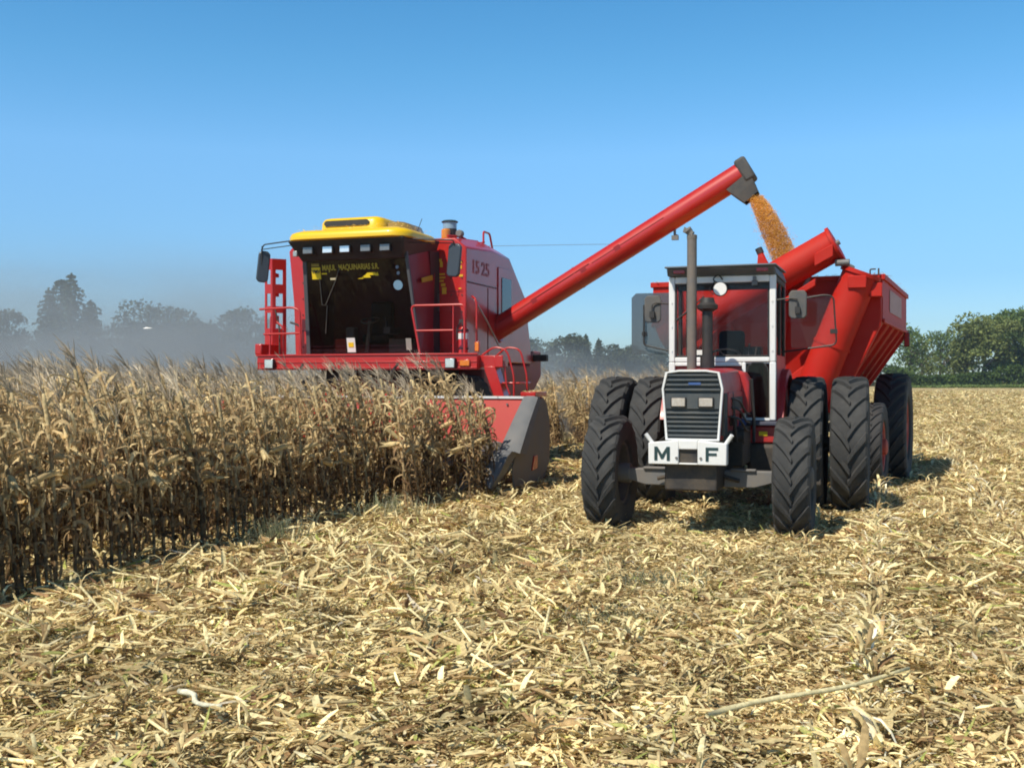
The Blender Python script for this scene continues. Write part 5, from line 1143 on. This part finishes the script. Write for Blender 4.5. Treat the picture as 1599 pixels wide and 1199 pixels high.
# ------------------------------------------------------------------ falling grain
def grain_stream():
    mw = cb.matrix_basis
    Mx = Matrix.Translation(cb.location) @ Matrix.Rotation(R(-19), 4, 'Z')
    start = Mx @ (c1 + dnv * .34 + ad * .05); end = Vector((4.84, 18.55, 3.25))
    b = Bag(); N = 34000; z0 = start.z; 
    v0 = Vector((start.x, start.y, 0)); v1 = Vector((end.x, end.y, 0))
    for i in range(N):
        q = random.random() ** .9; z = z0 - q * (z0 - end.z)
        h = q ** .82                       # parabola: sideways travel with sqrt of fall
        c = v0.lerp(v1, h); rad = .145 + .085 * min(1, q * 2.5)
        a_ = U(0, 6.28); r_ = rad * math.sqrt(random.random()) * (1 if random.random() < .90 else U(1, 1.25 + .9 * q))
        p = Vector((c.x + r_ * math.cos(a_), c.y + r_ * math.sin(a_), z + U(-.03, .03)))
        d = Vector((U(-1, 1), U(-1, 1), U(-1, 1))).normalized(); e = d.orthogonal().normalized(); f = d.cross(e); k = U(.005, .009)
        n0 = len(b.v); b.v += [p + d * k * 1.3, p + e * k, p + f * k * .7, p - e * k, p - f * k * .7, p - d * k]
        col = mixc((.74, .30, .03), (.84, .44, .08), random.random()) if random.random() < .96 else (.60, .26, .08)
        for t_ in ((0, 1, 2), (0, 2, 3), (0, 3, 4), (0, 4, 1), (5, 2, 1), (5, 3, 2), (5, 4, 3), (5, 1, 4)): b.f.append(tuple(n0 + j for j in t_)); b.c.append(col)
    o = bpy.data.objects.new('grain_stream', b.mesh('grain_stream', CORNG, False)); COL.objects.link(o)
    tag(o, 'stream of orange corn grain pouring from the auger spout into the cart', 'grain', None, 'stuff')
random.seed(3); grain_stream()
random.seed(31); chaff(cb, [(-2.0, 2.2, -.44, .0, 2.10), (-3.4, 3.4, -.76, -.61, 1.425), (-3.4, 3.4, -1.04, -.96, .52), (3.3, 3.55, -1.0, -.45, 1.50), (-1.1, 1.0, -.5, .8, 4.31)], 900, 1); chaff(ct, [(-1.8, 1.8, -.03, 0, 3.26), (1.77, 1.80, 0, 4.3, 3.26), (-.5, .5, -1.5, .2, 1.0)], 160, 2)
# a flake of husk carried by the wind
a = MB(); a.add([(-.06, 0, 0), (0, .02, .012), (.07, 0, .006), (0, -.02, .0), (-.01, 0, .018)], [(0, 3, 4), (3, 2, 4), (2, 1, 4), (1, 0, 4), (0, 1, 2, 3)])
o = a.build('flying_husk', mat('pale_husk', (.85, .83, .76), .6), None); o.location = (-4.69, 14, 2.35); tag(o, 'pale flake of husk blown through the dusty air above the corn', 'husk')

# ------------------------------------------------------------------ trees
def leafmat(name, c0, c1):
    m = bpy.data.materials.new(name); m.use_nodes = True; n = m.node_tree.nodes; l = m.node_tree.links; b = n['Principled BSDF']
    b.inputs['Roughness'].default_value = .7; b.inputs['Specular IOR Level'].default_value = .2
    at = n.new('ShaderNodeAttribute'); at.attribute_name = 'tint'; l.new(at.outputs['Color'], b.inputs['Base Color'])
    t = n.new('ShaderNodeBsdfTranslucent'); l.new(at.outputs['Color'], t.inputs[0]); mx = n.new('ShaderNodeMixShader'); mx.inputs[0].default_value = .2
    l.new(b.outputs[0], mx.inputs[1]); l.new(t.outputs[0], mx.inputs[2]); l.new(mx.outputs[0], n['Material Output'].inputs[0]); return m
TREEM = leafmat('tree_leaves', 0, 0)
def crown_mesh(kind, seed, h, w, cols, nq=3200, q=.34):
    rg_ = np.random.default_rng(seed); pts = []; nr = []
    if kind == 'broad':
        nb = 26; B = []
        for i in range(nb):
            zz = rg_.uniform(.22, .95); rr = math.sin(math.pi * min(1, (zz - .12) / .95)) ** .7; a = rg_.uniform(0, 6.28); k = rg_.uniform(.2, .85)
            B.append((w / 2 * rr * k * math.cos(a), w / 2 * rr * k * math.sin(a), h * zz * .93, h * rg_.uniform(.09, .19)))
        for i in range(nq):
            b = B[rg_.integers(nb)]; v = rg_.normal(size=3); v /= np.linalg.norm(v); v[2] = abs(v[2]) * 1.0 if rg_.random() < .65 else v[2]; r_ = b[3] * rg_.uniform(.7, 1.08)
            pts.append((b[0] + v[0] * r_ * 1.25, b[1] + v[1] * r_ * 1.25, b[2] + v[2] * r_)); nr.append(i % nb)
    elif kind == 'conifer':
        lay = int(h * 1.7)
        for L in range(lay):
            z0_ = .04 + .96 * L / lay; nb_ = rg_.integers(7, 11)
            for bb in range(nb_):
                a = 6.283 * (bb + rg_.uniform(-.3, .3)) / nb_ + L; R_ = (w / 2 * (1 - z0_) ** .72 + .12) * rg_.uniform(.55, 1.15); m = int(nq / lay / nb_ * (1.5 - z0_)) + 3
                ks = rg_.uniform(.05, 1, m) ** .7; sp = .10 + .22 * R_ * (1 - ks) + .05 * R_
                for k, s_ in zip(ks, sp): pts.append((R_ * k * math.cos(a) + rg_.normal() * s_ * .6, R_ * k * math.sin(a) + rg_.normal() * s_ * .6, h * z0_ - R_ * (k ** 1.6) * .30 + abs(rg_.normal()) * s_ * .5)); nr.append(L * 3 + bb)
        for i in range(16): pts.append((rg_.normal() * .05, rg_.normal() * .05, h * (.95 + .05 * i / 16))); nr.append(0)
    else:  # column
        for i in range(nq):
            zz = rg_.uniform(.03, 1); a = rg_.uniform(0, 6.28); R_ = w / 2 * (math.sin(math.pi * min(1, zz * .82 + .16)) ** .55) * (1 + .25 * math.sin(a * 3 + zz * 9)) * rg_.uniform(.55, 1.08); pts.append((R_ * math.cos(a), R_ * math.sin(a), h * zz)); nr.append(int(zz * 9))
    P = np.array(pts); n = len(P); U_ = rg_.normal(size=(n, 3)); U_ /= np.linalg.norm(U_, axis=1)[:, None]; V_ = rg_.normal(size=(n, 3)); V_ -= (V_ * U_).sum(1)[:, None] * U_; V_ /= np.linalg.norm(V_, axis=1)[:, None]
    sz = (q * rg_.uniform(.5, 1.2, n))[:, None]
    v = np.stack([P - U_ * sz, P - V_ * sz * .6, P + U_ * sz, P + V_ * sz * .6], 1).reshape(-1, 3)
    b = Bag(); b.v = v.tolist(); b.f = [(4 * i, 4 * i + 1, 4 * i + 2, 4 * i + 3) for i in range(n)]
    c0 = np.array(cols[0]); c1_ = np.array(cols[1]); br = np.array([(hash((x * 7 + seed)) % 17) / 17 for x in nr]); t = np.clip(br * .7 + rg_.uniform(0, .5, n), 0, 1)[:, None]
    b.c = (c0 * (1 - t) + c1_ * t).tolist(); return b.mesh('crown', TREEM, False)
def tree(name, x, y, h, w, kind, label, cols, seed, group, nq=3200, q=.34, mesh=None):
    e = empty(name, (x, y, 0), U(0, 6), None, label, 'tree', group)
    me = crown_mesh(kind, seed, h, w, cols, nq, q); c = bpy.data.objects.new('crown', me); COL.objects.link(c); c.parent = e
    t = MB(); t.tube([(0, 0, -.3), (.1, 0, h * .3), (0, .1, h * .6), (0, 0, h * .88)], [h * .028, h * .022, h * .013, h * .004], 8)
    if kind == 'broad':
        for k in range(6):
            a_ = U(0, 6.28); z = h * U(.2, .5); t.tube([(0, 0, z), (w * .18 * math.cos(a_), w * .18 * math.sin(a_), z + h * .15), (w * .34 * math.cos(a_), w * .34 * math.sin(a_), z + h * .24)], [h * .012, h * .008, h * .004], 6)
    t.build('trunk', BARK, e, smooth=40); return e
DG = ((.035, .055, .025), (.085, .115, .05)); MG = ((.05, .09, .025), (.18, .25, .07)); OG = ((.075, .105, .03), (.27, .31, .10)); LG = ((.04, .06, .035), (.11, .13, .075))
def at(u, v, Y): return ((u - 799.5) / 1700 * Y, Y, CAM_H - (v - 592) / 1700 * Y)
random.seed(21)
def T(u, v, Y, w, kind, label, cols, group, **k):
    x, y, h = at(u, v, Y); tree({'broad': 'broadleaf_tree', 'conifer': 'conifer_tree', 'column': 'cypress_tree'}[kind], x, y, h, w, kind, label, cols, int(u * 7 + v), group, **k)
GL = 'trees in the dust on the left'; GM = 'trees beyond the field in the middle'; GR = 'trees at the field edge on the right'
T(10, 482, 175, 11, 'broad', 'round dusty broadleaf tree at the left edge of the picture', DG, GL)
T(76, 450, 155, 8.5, 'conifer', 'thin ragged conifer left of the tallest dusty tree', DG, GL, nq=5200, q=.26)
T(95, 438, 158, 5.0, 'column', 'narrow dark cypress just left of the tallest conifer top', DG, GL, q=.26)
T(112, 426, 155, 10.5, 'conifer', 'tallest dark conifer of the dusty trees on the left', DG, GL, nq=5200, q=.26)
T(142, 468, 156, 10.0, 'conifer', 'short broad conifer just right of the tallest conifer', DG, GL, nq=5200, q=.26)
T(205, 490, 170, 7, 'broad', 'small dusty tree at the left end of the low grey clump', DG, GL)
T(232, 466, 170, 7.5, 'broad', 'taller dusty tree standing up from the low grey clump', DG, GL)
T(262, 480, 172, 7, 'broad', 'dusty tree second highest in the low grey clump', DG, GL)
T(292, 488, 171, 7.5, 'broad', 'rounded dusty tree right of the middle of the grey clump', DG, GL)
T(322, 500, 174, 7, 'broad', 'low dusty tree at the right end of the grey clump', DG, GL)
T(369, 481, 178, 8, 'broad', 'faint dust veiled tree left of the harvester mirror', DG, GL)
T(405, 497, 185, 9, 'broad', 'faint dust veiled tree directly beside the raised ladder of the harvester', DG, GL)
T(812, 522, 250, 5.5, 'broad', 'small grey green tree right of the harvester rear end, leftmost of the middle trees', LG, GM)
T(828, 526, 250, 5, 'broad', 'small grey green tree right beside the harvester rear lamp', LG, GM)
T(882, 521, 235, 11.5, 'broad', 'largest rounded grey green tree of the middle group', LG, GM)
T(903, 528, 240, 8, 'broad', 'dense tree joined to the right of the largest middle tree', LG, GM)
T(915, 522, 245, 5, 'conifer', 'small pointed conifer in the centre of the middle trees', LG, GM)
T(935, 529, 245, 6.5, 'conifer', 'second pointed conifer of the middle trees', LG, GM)
T(955, 536, 250, 7.5, 'broad', 'mid height tree right of the two pointed conifers', LG, GM)
T(978, 540, 252, 8, 'broad', 'low tree left of the smoked door glass of the tractor', LG, GM)
T(1000, 545, 255, 8, 'broad', 'low tree behind the smoked door glass of the tractor', LG, GM)
T(1028, 552, 255, 8, 'broad', 'low tree partly behind the white cab frame of the tractor', LG, GM)
T(1422, 508, 240, 7, 'broad', 'dark tree just right of the grain cart tail lamp', MG, GR, nq=2400)
T(1440, 524, 250, 8, 'broad', 'open airy tree next to the grain cart, sky showing through', OG, GR, nq=1500)
T(1468, 518, 262, 9, 'broad', 'blue green tree in the gap between the cart and the big tree', MG, GR, nq=2200)
T(1490, 517, 265, 8.5, 'broad', 'tall thin crowned tree left of the big olive tree', MG, GR, nq=2200)
T(1508, 526, 240, 9, 'broad', 'lower olive tree at the left foot of the big tree', OG, GR, nq=3000)
T(1538, 488, 235, 15, 'broad', 'big olive green tree with spreading crown', OG, GR, nq=6500, q=.42)
T(1575, 480, 238, 14, 'broad', 'tallest dark green tree near the right edge', MG, GR, nq=6000, q=.42)
T(1612, 484, 236, 15, 'broad', 'dark tree cut off by the right edge of the picture', MG, GR, nq=5000, q=.42)
# undergrowth reading as one hedge
def hedge(name, u0, u1, Y, h0, h1, cols, label, n=5000, q=.36, seed=1):
    rg_ = np.random.default_rng(seed); x0 = (u0 - 799.5) / 1700 * Y; x1 = (u1 - 799.5) / 1700 * Y; x = rg_.uniform(x0, x1, n)
    top = h0 + (h1 - h0) * vnoise(x * .16 + 40, x * 0 + 3.3, seed) * (0.6 + .4 * vnoise(x * .6 + 40, x * 0 + 7.3, seed + 1)); P = np.stack([x, Y + rg_.uniform(-2.2, 2.2, n), rg_.random(n) ** .8 * top], 1)
    U_ = rg_.normal(size=(n, 3)); U_ /= np.linalg.norm(U_, axis=1)[:, None]; V_ = rg_.normal(size=(n, 3)); V_ -= (V_ * U_).sum(1)[:, None] * U_; V_ /= np.linalg.norm(V_, axis=1)[:, None]; sz = (q * rg_.uniform(.5, 1.2, n))[:, None]
    v = np.stack([P - U_ * sz, P - V_ * sz * .6, P + U_ * sz, P + V_ * sz * .6], 1).reshape(-1, 3); b = Bag(); b.v = v.tolist(); b.f = [(4 * i, 4 * i + 1, 4 * i + 2, 4 * i + 3) for i in range(n)]
    t = np.clip(vnoise(x * .3 + 9, P[:, 2] + 9, seed + 5) * .8 + rg_.uniform(-.1, .4, n), 0, 1)[:, None]; b.c = (np.array(cols[0]) * (1 - t) + np.array(cols[1]) * t).tolist()
    o = bpy.data.objects.new(name, b.mesh(name, TREEM, False)); COL.objects.link(o); tag(o, label, 'undergrowth', None, 'stuff')
hedge('undergrowth', 1385, 1640, 232, 2.2, 6.5, ((.035, .065, .015), (.11, .17, .04)), 'bright green undergrowth below the trees on the right', 9000, .40, 2)
hedge('undergrowth', 780, 1390, 262, 4.0, 8.0, LG, 'grey green thicket between the middle trees', 12000, .45, 4)
hedge('undergrowth', -60, 460, 182, 3.0, 7.0, DG, 'dusty thicket below the trees on the left', 11000, .42, 6)

hedge('grass_verge', 1385, 1660, 214, .25, .9, ((.10, .17, .04), (.24, .30, .10)), 'thin strip of green grass at the far edge of the field on the right', 7000, .22, 8)
# ------------------------------------------------------------------ air: haze and dust
def volmat(name, col, dens, aniso=0.2, hetero=None):
    m = bpy.data.materials.new(name); m.use_nodes = True; n = m.node_tree.nodes; l = m.node_tree.links; n.remove(n['Principled BSDF'])
    v = n.new('ShaderNodeVolumePrincipled'); v.inputs['Color'].default_value = col + (1,); v.inputs['Density'].default_value = dens; v.inputs['Anisotropy'].default_value = aniso
    l.new(v.outputs[0], n['Material Output'].inputs['Volume']); return m, n, l, v
m, n_, l_, v_ = volmat('haze_air', (.70, .85, 1.0), .0003)
a = MB(); a.box(-760, 760, -80, 800, -1.5, 45); o = a.build('haze', m); tag(o, kind='stuff')
def dust(x, y, z, rx, ry, rz_, dens, label, rot=0, col=(.84, .86, .85)):
    m, n, l, v = volmat('dust_air', col, dens)
    tc = n.new('ShaderNodeTexCoord'); gr_ = n.new('ShaderNodeTexGradient'); gr_.gradient_type = 'SPHERICAL'; l.new(tc.outputs['Object'], gr_.inputs[0])
    nz = n.new('ShaderNodeTexNoise'); nz.inputs['Scale'].default_value = 3.2; nz.inputs['Detail'].default_value = 4; l.new(tc.outputs['Object'], nz.inputs['Vector'])
    mr = n.new('ShaderNodeMapRange'); mr.inputs[1].default_value = .3; mr.inputs[2].default_value = .7; mr.inputs[3].default_value = .05; mr.inputs[4].default_value = 2.1; l.new(nz.outputs[0], mr.inputs[0])
    pw = n.new('ShaderNodeMath'); pw.operation = 'POWER'; pw.inputs[1].default_value = 1.5; l.new(gr_.outputs[1], pw.inputs[0])
    m1 = n.new('ShaderNodeMath'); m1.operation = 'MULTIPLY'; l.new(pw.outputs[0], m1.inputs[0]); l.new(mr.outputs[0], m1.inputs[1])
    m2 = n.new('ShaderNodeMath'); m2.operation = 'MULTIPLY'; m2.inputs[1].default_value = dens * 6; l.new(m1.outputs[0], m2.inputs[0]); l.new(m2.outputs[0], v.inputs['Density'])
    bm = bmesh.new(); bmesh.ops.create_icosphere(bm, subdivisions=4, radius=1); me = bpy.data.meshes.new('dust_cloud'); bm.to_mesh(me); bm.free(); me.materials.append(m)
    o = bpy.data.objects.new('dust_cloud', me); COL.objects.link(o); o.location = (x, y, z); o.scale = (rx, ry, rz_); o.rotation_euler = (0, 0, rot); tag(o, label, 'dust', 'dust raised by the harvester', 'stuff')
dust(-36, 88, 0, 50, 36, 14, .0125, 'brown dust hanging in front of the trees on the left')
dust(-13, 60, 0, 20, 18, 9.5, .018, 'thicker dust drifting left from the harvester')
dust(2.5, 32, 0, 8, 7, 3.6, .045, 'low dust behind the harvester')
